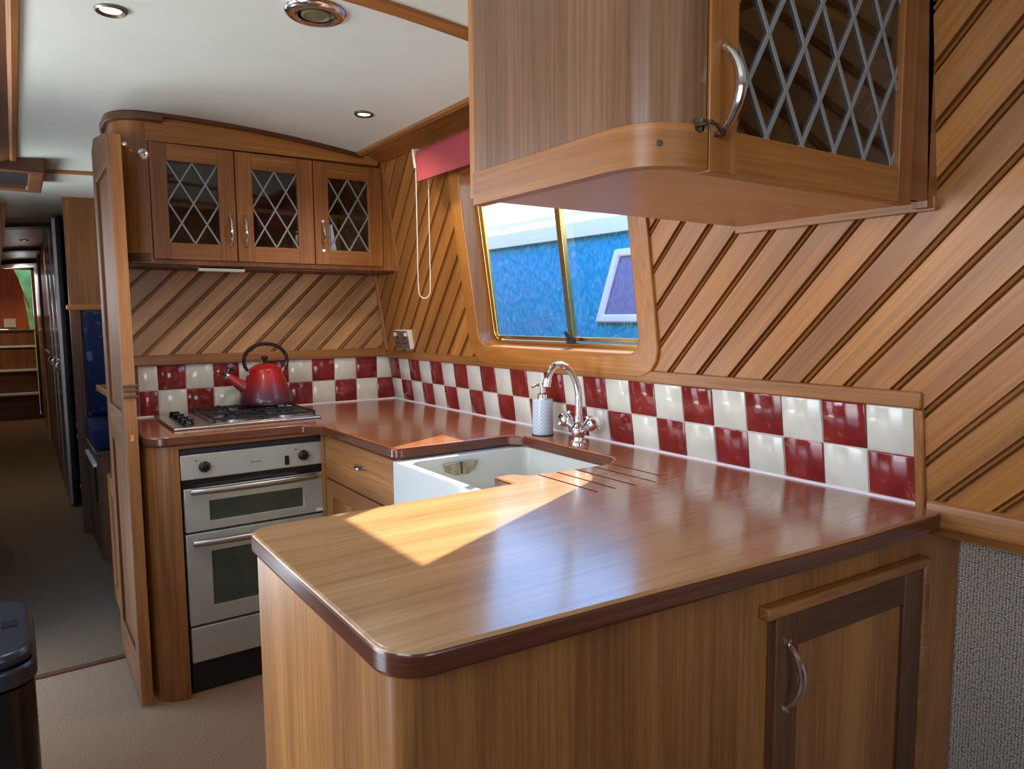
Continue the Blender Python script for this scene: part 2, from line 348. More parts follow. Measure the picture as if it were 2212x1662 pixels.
class MB:
    def __init__(s): s.v = []; s.f = []; s.m = []; s.g = None
    def face(s, pts, m=0):
        b = len(s.v); s.v += pts; s.f.append(tuple(range(b, b+len(pts)))); s.m.append(m)
    def prism(s, poly, w0, w1, mp=mXY, m=0, side=None):
        n = len(poly); b = len(s.v)
        s.v += [mp(u, v, w0) for u, v in poly] + [mp(u, v, w1) for u, v in poly]
        s.f.append(tuple(range(b+n-1, b-1, -1))); s.f.append(tuple(range(b+n, b+2*n))); s.m += [m, m]
        for i in range(n):
            j = (i+1) % n; s.f.append((b+i, b+j, b+n+j, b+n+i)); s.m.append(m if side is None else side)
        return s
    def box(s, x0, x1, y0, y1, z0, z1, m=0):
        return s.prism([(x0, y0), (x1, y0), (x1, y1), (x0, y1)], z0, z1, mXY, m)
    def pbox(s, u0, u1, v0, v1, w0, w1, mp, m=0):
        return s.prism([(u0, v0), (u1, v0), (u1, v1), (u0, v1)], w0, w1, mp, m)
    def ring(s, outer, inner, w0, w1, mp=mXY, m=0, upright=None):
        n = len(outer); b = len(s.v)
        for w in (w0, w1):
            s.v += [mp(u, v, w) for u, v in outer] + [mp(u, v, w) for u, v in inner]
        for i in range(n):
            j = (i+1) % n
            O0, I0, O1, I1 = b, b+n, b+2*n, b+3*n
            s.f += [(O0+i, O0+j, I0+j, I0+i), (O1+j, O1+i, I1+i, I1+j), (O0+j, O0+i, O1+i, O1+j), (I0+i, I0+j, I1+j, I1+i)]
            du, dv = abs(outer[j][0]-outer[i][0]), abs(outer[j][1]-outer[i][1])
            s.m += [upright if upright is not None and dv > du else m]*4
        return s
    def rframe(s, u0, v0, u1, v1, wd, w0, w1, mp, m=0):
        o_ = [(u0, v0), (u1, v0), (u1, v1), (u0, v1)]; i_ = [(u0+wd, v0+wd), (u1-wd, v0+wd), (u1-wd, v1-wd), (u0+wd, v1-wd)]
        return s.ring(o_, i_, w0, w1, mp, m)
    def tube(s, path, r, n=10, m=0, cap=True):
        P = [Vector(p) for p in path]; b = len(s.v); prev = None
        for i, p in enumerate(P):
            t = (P[min(i+1, len(P)-1)] - P[max(i-1, 0)]).normalized()
            if prev is None: a = Vector((0, 0, 1)) if abs(t.z) < .9 else Vector((1, 0, 0)); nrm = (a - t*a.dot(t)).normalized()
            else: nrm = (prev - t*prev.dot(t)).normalized()
            prev = nrm; bi = t.cross(nrm); rr = r[i] if isinstance(r, (list, tuple)) else r
            for k in range(n):
                an = 2*math.pi*k/n; s.v.append(tuple(p + (nrm*math.cos(an)+bi*math.sin(an))*rr))
        for i in range(len(P)-1):
            for k in range(n):
                k2 = (k+1) % n; s.f.append((b+i*n+k, b+i*n+k2, b+(i+1)*n+k2, b+(i+1)*n+k)); s.m.append(m)
        if cap:
            s.f.append(tuple(range(b+n-1, b-1, -1))); e = b+(len(P)-1)*n; s.f.append(tuple(range(e, e+n))); s.m += [m, m]
        return s
    @staticmethod
    def curve(P, k=4):   # smooth path through the given points
        P = [Vector(p) for p in P]; out = []
        for i in range(len(P)-1):
            a, b, c, d = P[max(i-1, 0)], P[i], P[i+1], P[min(i+2, len(P)-1)]
            for j in range(k):
                t = j/k; out.append(.5*((2*b)+(c-a)*t+(2*a-5*b+4*c-d)*t*t+(3*b-a-3*c+d)*t**3))
        return out+[P[-1]]
    def lathe(s, prof, c, axis=(0, 0, 1), n=28, m=0):
        ax = Vector(axis).normalized(); a = Vector((1, 0, 0)) if abs(ax.x) < .9 else Vector((0, 1, 0))
        e1 = (a-ax*a.dot(ax)).normalized(); e2 = ax.cross(e1); c = Vector(c); b = len(s.v)
        for (r, h) in prof:
            for k in range(n):
                q = 2*math.pi*k/n; s.v.append(tuple(c + ax*h + (e1*math.cos(q)+e2*math.sin(q))*max(r, 1e-5)))
        for i in range(len(prof)-1):
            for k in range(n):
                k2 = (k+1) % n; s.f.append((b+i*n+k, b+i*n+k2, b+(i+1)*n+k2, b+(i+1)*n+k)); s.m.append(m)
        return s
    def build(s, name, mats, parent=None, base=None, bevel=0, smooth=True, kind=None, label=None, cat=None, group=None, segs=2, angle=35, grain=None):
        if isinstance(mats, str): mats = [mats]
        vs = s.v
        if parent is not None: base = parent['_b']
        elif base is None:
            xs, ys, zs = zip(*vs); base = ((min(xs)+max(xs))/2, (min(ys)+max(ys))/2, min(zs))
        me = bpy.data.meshes.new(name)
        me.from_pydata([(v[0]-base[0], v[1]-base[1], v[2]-base[2]) for v in vs], [], s.f)
        for i, p in enumerate(me.polygons): p.material_index = s.m[i]
        for mn in mats: me.materials.append(MATS[mn])
        if s.g is not None:
            at = me.attributes.new('grain', 'FLOAT_VECTOR', 'POINT')
            for i, g in enumerate(s.g): at.data[i].vector = g
        else:
            bm = bmesh.new(); bm.from_mesh(me); bmesh.ops.recalc_face_normals(bm, faces=bm.faces); bm.to_mesh(me); bm.free()
        if smooth:
            me.shade_smooth(); me.set_sharp_from_angle(angle=R(angle))
        ob = bpy.data.objects.new(name, me); COL.objects.link(ob)
        ob['_b'] = tuple(base)
        if parent is not None: ob.parent = parent
        else: ob.location = (base[0], base[1], base[2]+H0)
        if bevel:
            md = ob.modifiers.new('bevel', 'BEVEL'); md.width = bevel; md.segments = segs; md.limit_method = 'ANGLE'; md.angle_limit = R(40)
            md.harden_normals = False
        tag(ob, label, cat, group, kind)
        return ob
def tag(ob, label=None, cat=None, group=None, kind=None):
    if label: ob['label'] = label
    if cat: ob['category'] = cat
    if group: ob['group'] = group
    if kind: ob['kind'] = kind
def thing(name, loc, label, cat, group=None):
    e = bpy.data.objects.new(name, None); COL.objects.link(e); e.empty_display_size = .05
    e.location = (loc[0], loc[1], loc[2]+H0); e['_b'] = tuple(loc); tag(e, label, cat, group); return e
def structure(mb, name, mats, **k): return mb.build(name, mats, kind='structure', **k)

def boards(rects, mp, pitch, d0, lift, extra=None):
    """Diagonal tongue-and-groove boards with a double bead, cut to the given rectangles of a wall."""
    mb = MB(); mb.g = []
    prof = [(0, 1), (.0005, 0), (.0066, 0), (.0078, .8), (.0115, 1), (.0152, .8), (.0164, 0), (.0225, 0), (.0230, 1)]
    for (u0, v0, u1, v1) in rects:
        k0 = int(math.floor((u0-v1-d0)/pitch))-1; k1 = int(math.ceil((u1-v0-d0)/pitch))+1
        for k in range(k0, k1+1):
            rng = random.Random(k*31+7); tone = rng.random()*50; B = d0+k*pitch
            pts = [(B+a, h) for a, h in prof] + [(B+pitch, 1)]
            for (a, ha), (c, hc) in zip(pts[:-1], pts[1:]):
                poly = [(u0, v0), (u1, v0), (u1, v1), (u0, v1)]
                poly = clip(poly, lambda p: (p[0]-p[1])-a)
                if len(poly) > 2: poly = clip(poly, lambda p: c-(p[0]-p[1]))
                if len(poly) < 3: continue
                f = []
                for (u, v) in poly:
                    q = ((u-v)-a)/(c-a); hh = ha+(hc-ha)*q
                    f.append(mp(u, v, lift-.0152*(1-hh)))
                    mb.g.append(((u+v)*.7071, (u-v)*.7071+rng.random()*0, tone if c-a > .03 else 12))
                mb.face(f)
    return mb
def lattice(mb, u0, v0, u1, v1, du, dv, u_off, v_off, wd, w0, w1, mp):
    """Diagonal lead strips; nodes at (u_off + i*du, v_off + j*dv) and half way between."""
    sl = dv/du; L = math.hypot(du, dv); hw = wd/2*L/du      # vertical half height of a strip
    n = int((u1-u0)/du+(v1-v0)/dv)+4
    for sgn in (1, -1):
        for k in range(-n, n+1):
            c0 = v_off + k*dv
            g = lambda p: p[1]-c0-sgn*sl*(p[0]-u_off)
            poly = clip(clip([(u0, v0), (u1, v0), (u1, v1), (u0, v1)], lambda p: g(p)+hw), lambda p: hw-g(p))
            if len(poly) > 2: mb.prism(poly, w0, w1+(.0004 if sgn > 0 else 0), mp)
def bow_handle(mb, a, b, out, r=.0045, bulge=.026, n=12):
    a, b, out = Vector(a), Vector(b), Vector(out)
    path = []; rr = []
    for i in range(n+1):
        t = i/n; k = math.sin(math.pi*t)**.75
        path.append(a.lerp(b, t)+out*bulge*k); rr.append(r*(.75+.6*math.sin(math.pi*t)))
    mb.tube(path, rr, 10); mb.tube([a-out*.002, a+out*.006], r*1.25, 10); mb.tube([b-out*.002, b+out*.006], r*1.25, 10)
    return mb
def zc(x): return 1.138-.1*(x+1)**2

# ================================================================== THE SETTING
FZ = -H0
structure(MB().box(-2.15, .35, -5.9, -.10, FZ-.05, FZ), 'floor', 'carpet_beige')
structure(MB().box(-2.15, .35, -.10, 9.2, FZ-.05, FZ), 'floor', 'carpet_brown')
structure(MB().box(-2.0, -1.2, -.125, -.095, FZ, FZ+.006), 'trim_1', 'dark_teak_x')
arc = [(x, zc(x)) for x in [-1.90+i*1.80/24 for i in range(25)]]
structure(MB().prism(arc+[(x, z+.045) for x, z in reversed(arc)], -9.2, 5.9, mXZ), 'ceiling', 'ceiling_board', angle=30)
def rib(y0, y1, t, n, x0=-1.9, x1=-.25, mat='teak_x'):
    xs = [x0+(x1-x0)*i/24 for i in range(25)]
    structure(MB().prism([(x, zc(x)-t) for x in xs]+[(x, zc(x)+.004) for x in reversed(xs)], -y1, -y0, mXZ), n, mat, bevel=.002)
rib(-1.635, -1.585, .010, 'trim_2', x0=-1.36); rib(.985, 1.035, .012, 'trim_3'); rib(3.30, 3.48, .03, 'trim_4', mat='dark_teak_x'); rib(5.55, 5.75, .03, 'trim_5', mat='dark_teak_x'); rib(7.2, 7.5, .05, 'trim_6', mat='dark_teak_x')

# --- right cabin side above the gunwale: boards, backing with a hole for the window
HS0, HS1, HH0, HH1 = .89, 1.81, .258, .958
rw = boards([(.03, .235, HS0, 1.11), (HS1, .235, 2.536, 1.11), (HS0, .235, HS1, HH0), (HS0, HH1, HS1, 1.11), (2.536, 0, 5.7, 1.11)], mT, .1017, 2.1267, .016)
n0 = len(rw.v)
for (a, b_, c, d) in [(-9.1, -.06, HS0, 1.13), (HS1, -.06, 5.8, 1.13), (HS0, -.06, HS1, HH0), (HS0, HH1, HS1, 1.13)]:
    rw.pbox(a, c, b_, d, -.05, .0005, mT)
rw.g += [(v[1]*.7, v[2]*.7, 12) for v in rw.v[n0:]]
structure(rw, 'wall_right', 'board_teak', smooth=False)
structure(MB().box(.13, .2, -5.8, 9.1, FZ, -.03), 'wall_right', 'carpet_lining')
g = MB(); g.prism([(.2, -.05), (.2, 0), (0.0, 0), (0, -.034), (.13, -.034), (.13, -.05)], -9.1, 2.54, mXZ)
structure(g, 'trim_7', 'dark_teak_y')
g = MB(); g.prism(round_poly([(.14, -.036), (.14, .006), (-.003, .022), (-.028, .016), (-.028, -.036)], {2: .008, 3: .008, 4: .008}), 2.545, 5.75, mXZ)
structure(g, 'trim_8', 'teak_y')
# cornice where side and ceiling meet
g = MB(); g.prism([(-.292, 1.10), (-.292, 1.076), (-.278, 1.071), (-.262, 1.076), (-.150, 1.050), (-.12, 1.10)], .335, 5.7, mXZ)
structure(g, 'trim_9', 'teak_y')
# --- left cabin side
LW = [(-1.40, -.66), (-.30, .46), (.62, 1.36), (1.53, 2.27), (2.73, 3.47)]; DOORS = (-.30, 1.53)  # third opening added for the lamp that brightens the ceiling
g = MB(); cur = -9.1
for a, c in LW:
    lo = -.05 if a in DOORS else .33
    g.pbox(cur, a, -.05, 1.13, -.05, 0, mTL); g.pbox(a, c, .70 if a == 1.53 else .93, 1.13, -.05, 0, mTL); cur = c
    if lo > 0: g.pbox(a, c, -.05, .33, -.05, 0, mTL)
g.pbox(cur, 5.8, -.05, 1.13, -.05, 0, mTL)
structure(g, 'wall_left', 'teak_y')
g = MB(); g.box(-2.1, -2.0, -5.8, -2.27, FZ, 0); g.box(-2.1, -2.0, -1.53, -.46, FZ, 0); g.box(-2.1, -2.0, -2.27, -1.53, FZ, -.72); g.box(-2.1, -2.0, .30, 9.1, FZ, 0); g.box(-2.1, -2.0, -.46, .30, FZ, FZ+.05); structure(g, 'wall_left', 'carpet_lining')
for k, (a, c) in enumerate([q for q in LW if q[0] not in DOORS]):
    w = MB().ring(rrect(a-.06, .27, c+.06, .99, .1), rrect(a+.01, .34, c-.01, .92, .045), -.045, .025, mTL).build('window_%d' % (k+2), 'golden_teak_y', kind='structure')
    MB().pbox(a, c, .33, .93, -.045, -.041, mTL).build('pane', 'window_glass', w)
    MB().pbox((a+c)/2-.012, (a+c)/2+.012, .33, .93, -.05, -.03, mTL).build('mullion', 'brass', w)
# --- rear end behind the photographer, with an assumed opening for the added lamp
g = MB(); g.box(-2.1, -1.4, -5.68, -5.6, FZ, 1.2); g.box(-.62, .25, -5.68, -5.6, FZ, 1.2); g.box(-1.4, -.62, -5.68, -5.6, FZ, -.35); g.box(-1.4, -.62, -5.68, -5.6, .95, 1.2)
structure(g, 'wall_rear', 'teak_z')
# --- bulkhead behind the hob, boarded above the tiles
BY = -.04
mB = lambda u, v, w: (u, BY-w, v)
structure(MB().box(-1.2, .02, BY, .02, FZ, 1.12), 'wall_back', 'dark_teak_z')
structure(boards([(-1.19, .248, -.035, .607)], mB, .1022, -1.262, .016), 'wall_back', 'board_teak_lit', smooth=False)
structure(MB().pbox(-1.19, -.04, .607, .622, 0, .022, mB), 'trim_11', 'teak_x', bevel=.003)
structure(MB().pbox(-1.19, -.028, .209, .250, 0, .023, mB), 'trim_12', 'teak_x', bevel=.004)
structure(MB().pbox(.05, 2.538, .208, .243, 0, .024, mT), 'trim_13', 'teak_y', bevel=.004)
structure(MB().pbox(2.520, 2.540, -.001, .207, 0, .024, mT), 'trim_14', 'teak_z', bevel=.004)
g = MB(); g.tube([mT(.062, .245, .016), mT(.062, .62, .016)], .011, 8); structure(g, 'trim_15', 'teak_z')
# --- tiles
def tiled(mp, us, rows, first_red, name, jit):
    mb = MB(); rng = random.Random(3)
    u_lo, u_hi = min(us), max(us)
    mb.pbox(u_lo, u_hi, rows[0]-.002, rows[-1], 0.0005, .004, mp, 2)
    for r in range(len(rows)-1):
        for i in range(len(us)-1):
            a, c = us[i]+.0015, us[i+1]-.0015; b_, d = rows[r]+.0015, rows[r+1]-.0015
            if a > c: a, c = us[i+1]+.0015, us[i]-.0015
            red = (i+r+first_red) % 2 == 0; k = .003; j = [rng.uniform(-.0004, .0009) for _ in range(4)]
            o_ = [(a, b_), (c, b_), (c, d), (a, d)]; n_ = [(a+k, b_+k), (c-k, b_+k), (c-k, d-k), (a+k, d-k)]
            m = 0 if red else 1; w = .0085
            V = [mp(u, v, .002) for u, v in o_]+[mp(u, v, w-.002) for u, v in o_]+[mp(u, v, w+j[q]) for q, (u, v) in enumerate(n_)]
            B = len(mb.v); mb.v += V
            for q in range(4):
                p2 = (q+1) % 4
                mb.f += [(B+q, B+p2, B+4+p2, B+4+q), (B+4+q, B+4+p2, B+8+p2, B+8+q)]; mb.m += [m, m]
            mb.f.append((B+8, B+9, B+10, B+11)); mb.m.append(m)
    structure(mb, name, ['tile_red', 'tile_cream', 'grout'], angle=50)
tiled(mT, [.047]+[.15+.103*i for i in range(24)], [.004, .104, .2065], 1, 'wall_right_tiles', 0)
tiled(mB, [-.012]+[-.098-.1063*i for i in range(10)]+[-1.125], [.004, .1065, .208], 0, 'wall_back_tiles', 0)
g = MB(); g.tube([mT(.05, .002, .008), mT(2.52, .002, .008)], .0045, 6); g.tube([mB(-.005, .002, .008), mB(-1.18, .002, .008)], .0045, 6)
structure(g, 'trim_16', 'silicone')

# --- the sliding window above the sink
fr_o = rrect(.852, .222, 1.845, .985, .095, 8); fr_i = rrect(.924, .290, 1.773, .93, .05, 8)
w1 = MB().ring(fr_o, fr_i, -.052, .026, mT, 0, 1).build('window_1', ['frame_wood', 'frame_wood_upright'], kind='structure', bevel=.005, segs=3)
g = MB().ring(rrect(.920, .286, 1.777, .934, .05, 8), rrect(.936, .302, 1.761, .918, .04, 8), -.060, -.040, mT); g.build('metal_frame', 'brass', w1, bevel=.002)
g = MB()
for a, c, w in ((.940, 1.412, -.050), (1.390, 1.757, -.058)):
    g.rframe(a, .306, c, .914, .013, w-.004, w+.006, mT)
g.pbox(1.388, 1.414, .306, .914, -.052, -.034, mT); g.build('sliding_frame', 'brass', w1, bevel=.0015)
MB().pbox(1.396, 1.412, .306, .52, -.034, -.030, mT).build('catch_plate', 'bronze', w1)
g = MB().pbox(1.392, 1.424, .302, .322, -.036, -.02, mT); g.tube([mT(1.41, .312, -.022), mT(1.41, .345, -.006)], .006, 8); g.build('catch', 'black_rubber', w1)
for a, c, w in ((.950, 1.402, -.049), (1.400, 1.747, -.057)):
    MB().pbox(a, c, .316, .904, w-.002, w+.001, mT).build('pane', 'window_glass', w1)

# --- outside: the boat moored alongside, the canal, the far bank
nb = thing('narrowboat', (1.35, -1, -1.35), 'blue narrowboat moored alongside, seen through the window above the sink', 'boat')
def mN(s, h, w):   # its near side, leaning away, turned a little to ours
    a = .03; y = -s; x = .86+h*.14 - w; return (x*math.cos(a)-y*math.sin(a)*1.0, x*math.sin(a)+y*math.cos(a), h)
MB().prism([(.86-.19, -1.3), (.86, .79), (2.5, .79), (2.7, -1.3)], -9, 9, lambda u, v, w: (u*math.cos(.03)+w*math.sin(.03), -w+u*.03, v+ .0)).build('hull', 'neighbour_blue', nb)
MB().prism([(.83, .79), (.83, .865), (.90, .88), (2.4, .93), (2.4, .79)], -9, 9, lambda u, v, w: (u*math.cos(.03)+w*math.sin(.03), -w+u*.03, v)).build('roof_edge', 'neighbour_white', nb)
g = MB(); q = lambda u, v, w: (u*math.cos(.03)+w*math.sin(.03), -w+u*.03, v)
g.tube([q(.95, .93, -9), q(.95, .93, 9)], .014, 8)
for i in range(-8, 9): g.tube([q(.95, .86, i*.55+.2), q(.95, .93, i*.55+.2)], .012, 6)
g.build('handrail', 'neighbour_white', nb)
def mW(s, v, w): return q(.858-(.79-v)*.0909-w, v, s)
g = MB().ring([(.60, .36), (1.5, .36), (1.5, .71), (.70, .71)], [(.655, .40), (1.46, .40), (1.46, .672), (.735, .672)], 0, .02, mW)
wf = g.build('window_frame', 'neighbour_white', nb, bevel=.01)
MB().prism([(.65, .395), (1.47, .395), (1.47, .675), (.73, .675)], 0, .006, mW).build('pane', 'neighbour_glass', wf)
g = MB(); g.box(-30, 30, -40, 40, -1.32, -1.30); structure(g, 'canal', 'canal_water')

# ================================================================== WORKTOP, SINK, TAP
TH = .036
wt = [(-1.190, BY-.001), (-.012, BY-.001), (-.0005, -2.573), (-.30, -2.568), (-1.184, -2.498), (-1.184, -1.864), (-.568, -1.862), (-.568, -1.776), (-.510, -1.776), (-.490, -1.815), (-.235, -1.832), (-.165, -1.78),
      (-.158, -1.33), (-.19, -1.288), (-.600, -1.286), (-.607, -.70), (-.66, -.622), (-1.190, -.622)]
wt = round_poly(wt, {4: .060, 5: .045, 7: .008, 8: .012, 9: .02, 10: .05, 11: .05, 12: .03, 13: .02, 14: .03, 15: .03, 16: .03, 17: .08}, 6)
wt = [(x - (0 if x < -.02 else 0), y) for x, y in wt]
worktop = MB().prism(wt, -TH, 0, mXY, 0, 1).build('worktop', ['worktop_wood', 'worktop_edge'], label='long U-shaped polished wooden worktop with drainer grooves beside the sink', cat='worktop')
def boolean_cut(ob, cutter):
    md = ob.modifiers.new('cut', 'BOOLEAN'); md.operation = 'DIFFERENCE'; md.object = cutter; md.solver = 'EXACT'
    dg = bpy.context.evaluated_depsgraph_get(); dg.update(); me = bpy.data.meshes.new_from_object(ob.evaluated_get(dg))
    ob.modifiers.clear(); old = ob.data; ob.data = me; me.name = ob.name; bpy.data.objects.remove(cutter)
g = MB()
for x, y0, y1 in ((-.466, -1.800, -2.048), (-.411, -1.803, -2.048), (-.353, -1.808, -2.052), (-.292, -1.812, -2.056), (-.232, -1.80, -2.016)):
    g.prism(rrect(x-.0035, y1, x+.0035, y0, .0034, 3), -.005, .01, mXY, 1)
md = worktop.modifiers.new('bevel', 'BEVEL'); md.width = .007; md.segments = 3; md.limit_method = 'ANGLE'; md.angle_limit = R(60)
boolean_cut(worktop, g.build('cutter', ['worktop_wood', 'worktop_edge'], smooth=False))

sk = thing('sink', (-.36, -1.56, -.27), 'deep white ceramic butler sink set into the worktop corner', 'sink')
sx0, sx1, sy0, sy1 = -.605, -.10, -1.862, -1.272
g = MB(); g.ring(rrect(sx0, sy0, sx1, sy1, .012, 5), rrect(sx0+.028, sy0+.028, sx1-.03, sy1-.05, .04, 5), -.255, -TH-.002)
g.prism(rrect(sx0, sy0, sx1, sy1, .012, 5), -.275, -.250); g.build('basin', 'white_ceramic', sk, bevel=.004, segs=3)
g = MB(); g.prism([(-.46, -.060), (-.40, -.056), (-.335, -.060), (-.345, -.085), (-.37, -.098), (-.42, -.098), (-.45, -.085)], 1.3205, 1.334, mXZ); g.tube([(-.40, -1.336, -.055), (-.40, -1.341, -.092)], .003, 6, m=1)
g.build('overflow', ['stain', 'black_matt'], sk, bevel=.004, label='stained overflow plate')
MB().lathe([(0, .006), (.03, .006), (.038, .002), (.04, 0)], (-.35, -1.56, -.249)).build('drain', 'chrome', sk)

tp = thing('mixer_tap', (-.101, -1.547, 0), 'chrome swan-neck mixer tap with two cross handles behind the sink', 'tap')
g = MB().lathe([(0, 0), (.026, 0), (.026, .004), (.019, .010), (.017, .02), (.022, .03), (.025, .042), (.022, .054), (.0145, .062), (.0125, .075), (.012, .085), (0, .085)], (-.101, -1.547, 0))
g.tube([(-.101, -1.547, .038), (-.101, -1.508, .056)], .012, 12); g.tube([(-.101, -1.547, .038), (-.101, -1.586, .056)], .012, 12)
g.build('tap_body', 'chrome', tp)
ctrl = [(0, .07), (0, .11), (.0, .142), (-.004, .170), (-.014, .198), (-.030, .222), (-.050, .240), (-.072, .248), (-.094, .244), (-.108, .232), (-.116, .216), (-.121, .200)]
g = MB().tube(MB.curve([(-.101+a, -1.547, h) for a, h in ctrl]), .0105, 20); g.build('spout', 'chrome', tp, angle=60)
g = MB().tube([(-.221, -1.547, .206), (-.226, -1.547, .184)], .0128, 14); g.build('aerator', 'chrome', tp)
for sg in (1, -1):
    c = Vector((-.101, -1.547+sg*.038, .054)); d = Vector((0, sg*.85, .52)).normalized()
    g = MB().lathe([(0, -.004), (.011, -.004), (.012, .008), (.0195, .014), (.021, .024), (.021, .040), (.017, .047), (0, .049)], c, d, 24)
    for k in range(4):
        a = Vector((1, 0, 0)); e2 = d.cross(a); q_ = a*math.cos(k*math.pi/2+.4)+e2*math.sin(k*math.pi/2+.4)
        g.tube([c+d*.030, c+d*.034+q_*.027], [.008, .0065], 8)
    g.build('tap_handle', 'chrome', tp)

sd = thing('soap_dispenser', (-.092, -1.352, 0), 'patterned blue and white soap dispenser with chrome pump, left of the tap', 'soap dispenser')
MB().lathe([(0, .002), (.033, .002), (.0345, 0.006), (.0345, .118), (.0335, .1215), (0, .1215)], (-.092, -1.352, 0), n=40).build('bottle', 'dispenser_pattern', sd, bevel=0)
MB().lathe([(.033, 0), (.0348, 0), (.0348, .004), (.033, .004)], (-.092, -1.352, 0), n=40).build('base_ring', 'black_matt', sd)
g = MB().lathe([(0, .121), (.017, .121), (.017, .136), (.012, .140), (.008, .142), (.008, .158), (.013, .160), (.014, .170), (.010, .174), (0, .174)], (-.092, -1.352, 0))
g.tube([(-.092, -1.352, .168), (-.120, -1.352, .168), (-.134, -1.352, .162)], .0045, 8); g.build('pump', 'chrome', sd)

# ================================================================== HOB, KETTLE, OVEN
hb = thing('gas_hob', (-.8, -.28, 0), 'stainless steel four-burner gas hob with black pan supports', 'hob')
hx0, hx1, hy0, hy1 = -1.082, -.540, -.505, -.070
g = MB().prism(rrect(hx0, hy0, hx1, hy1, .012, 4), 0.0005, .010); g.build('tray', 'hob_steel', hb, bevel=.004, segs=3)
g = MB().prism(rrect(-.955, hy0+.025, hx1-.02, hy1-.02, .02, 4), .0095, .0112); g.build('burner_well', 'satin_steel', hb, bevel=.001)
for y in (-.43, -.345, -.255, -.165):
    g = MB().lathe([(0, .0105), (.021, .0105), (.021, .015), (.017, .018), (.016, .024), (.014, .026), (0, .026)], (-1.018, y, 0)); g.box(-1.036, -1.000, y-.004, y+.004, .018, .030); g.build('control_knob', 'black_gloss', hb, bevel=.001)
BX, BYs = (-.845, -.650), (-.395, -.185)
for bx, rr_ in zip(BX, (.0, .0)):
    for by in BYs:
        r_ = .036 if (bx, by) != (BX[0], BYs[0]) else .046
        bb = MB().lathe([(0, .011), (r_+.01, .011), (r_+.01, .015), (r_, .019), (r_, .024), (0, .024)], (bx, by, 0)).build('burner', 'grey_metal', hb)
        MB().lathe([(0, .024), (r_-.006, .024), (r_-.008, .029), (0, .030)], (bx, by, 0)).build('burner_cap', 'black_matt', bb)
for bx in BX:
    g = MB(); x0, x1, y0, y1 = bx-.090, bx+.090, hy0+.035, hy1-.03; zt = .034
    pth = [(x0, y0), (x1, y0), (x1, y1), (x0, y1), (x0, y0)]
    for a, c in zip(pth[:-1], pth[1:]): g.tube([(a[0], a[1], zt-.008), (c[0], c[1], zt-.008)], .0045, 6)
    g.tube([(x0, (y0+y1)/2, zt-.008), (x1, (y0+y1)/2, zt-.008)], .0045, 6)
    for (px, py) in [(x0, y0), (x1, y0), (x1, y1), (x0, y1)]: g.tube([(px, py, .011), (px, py, zt-.004)], .005, 6)
    for by in BYs:
        for k in range(4):
            a = k*math.pi/2; dx, dy = math.cos(a), math.sin(a)
            g.tube([(bx+dx*.018, by+dy*.018, zt), (bx+dx*.060, by+dy*.060, zt), (bx+dx*.090*(1 if abs(dx) > .5 else 1), by+dy*.100, zt-.008)], .0042, 6)
    g.build('pan_support', 'black_matt', hb)

kx, ky, kz = -.668, -.195, .0395
kt = thing('kettle', (kx, ky, kz), 'red enamel stovetop kettle fading to purple, with black arched handle', 'kettle')
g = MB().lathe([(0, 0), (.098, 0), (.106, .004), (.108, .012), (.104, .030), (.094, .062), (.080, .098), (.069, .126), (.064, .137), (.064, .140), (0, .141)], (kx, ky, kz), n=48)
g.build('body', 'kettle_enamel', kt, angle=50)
MB().lathe([(.061, .1395), (.0665, .140), (.0665, .1425), (.058, .150), (.044, .160), (.024, .1665), (0, .168)], (kx, ky, kz), n=48).build('lid', 'kettle_enamel', kt, angle=60)
MB().lathe([(0, .167), (.008, .167), (.008, .180), (.014, .192), (.013, .198), (0, .199)], (kx, ky, kz)).build('lid_knob', 'black_gloss', kt)
g = MB().tube([(kx-.070, ky, kz+.060), (kx-.100, ky, kz+.082), (kx-.130, ky, kz+.106), (kx-.152, ky, kz+.124)], [.028, .023, .018, .0135], 16)
g.build('spout', 'kettle_enamel', kt)
g = MB().tube([(kx-.150, ky, kz+.122), (kx-.158, ky, kz+.128)], .0145, 12, m=1)
g.tube([(kx-.158, ky, kz+.128), (kx-.170, ky, kz+.122)], [.012, .008], 8); g.tube([(kx-.153, ky, kz+.132), (kx-.142, ky, kz+.150), (kx-.128, ky, kz+.146)], [.007, .011, .006], 8)
g.build('whistle', ['black_gloss', 'chrome'], kt)
pts = []
for i in range(17):
    a = R(212-244*i/16); pts.append((kx+.004+.089*math.cos(a), ky, kz+.178+.072*math.sin(a)))
MB().tube(pts, [.006]+[.0075]*15+[.006], 10).build('handle', 'black_gloss', kt)
for sg in (-1, 1):
    g = MB().tube([(kx+.004+sg*.075, ky, kz+.146), (kx+sg*.062, ky, kz+.124)], .0055, 8); g.lathe([(0, -.004), (.009, -.004), (.009, .004), (0, .004)], (kx+sg*.062, ky, kz+.125), (0, 1, 0), 12)
    g.build('handle_bracket', 'chrome', kt)

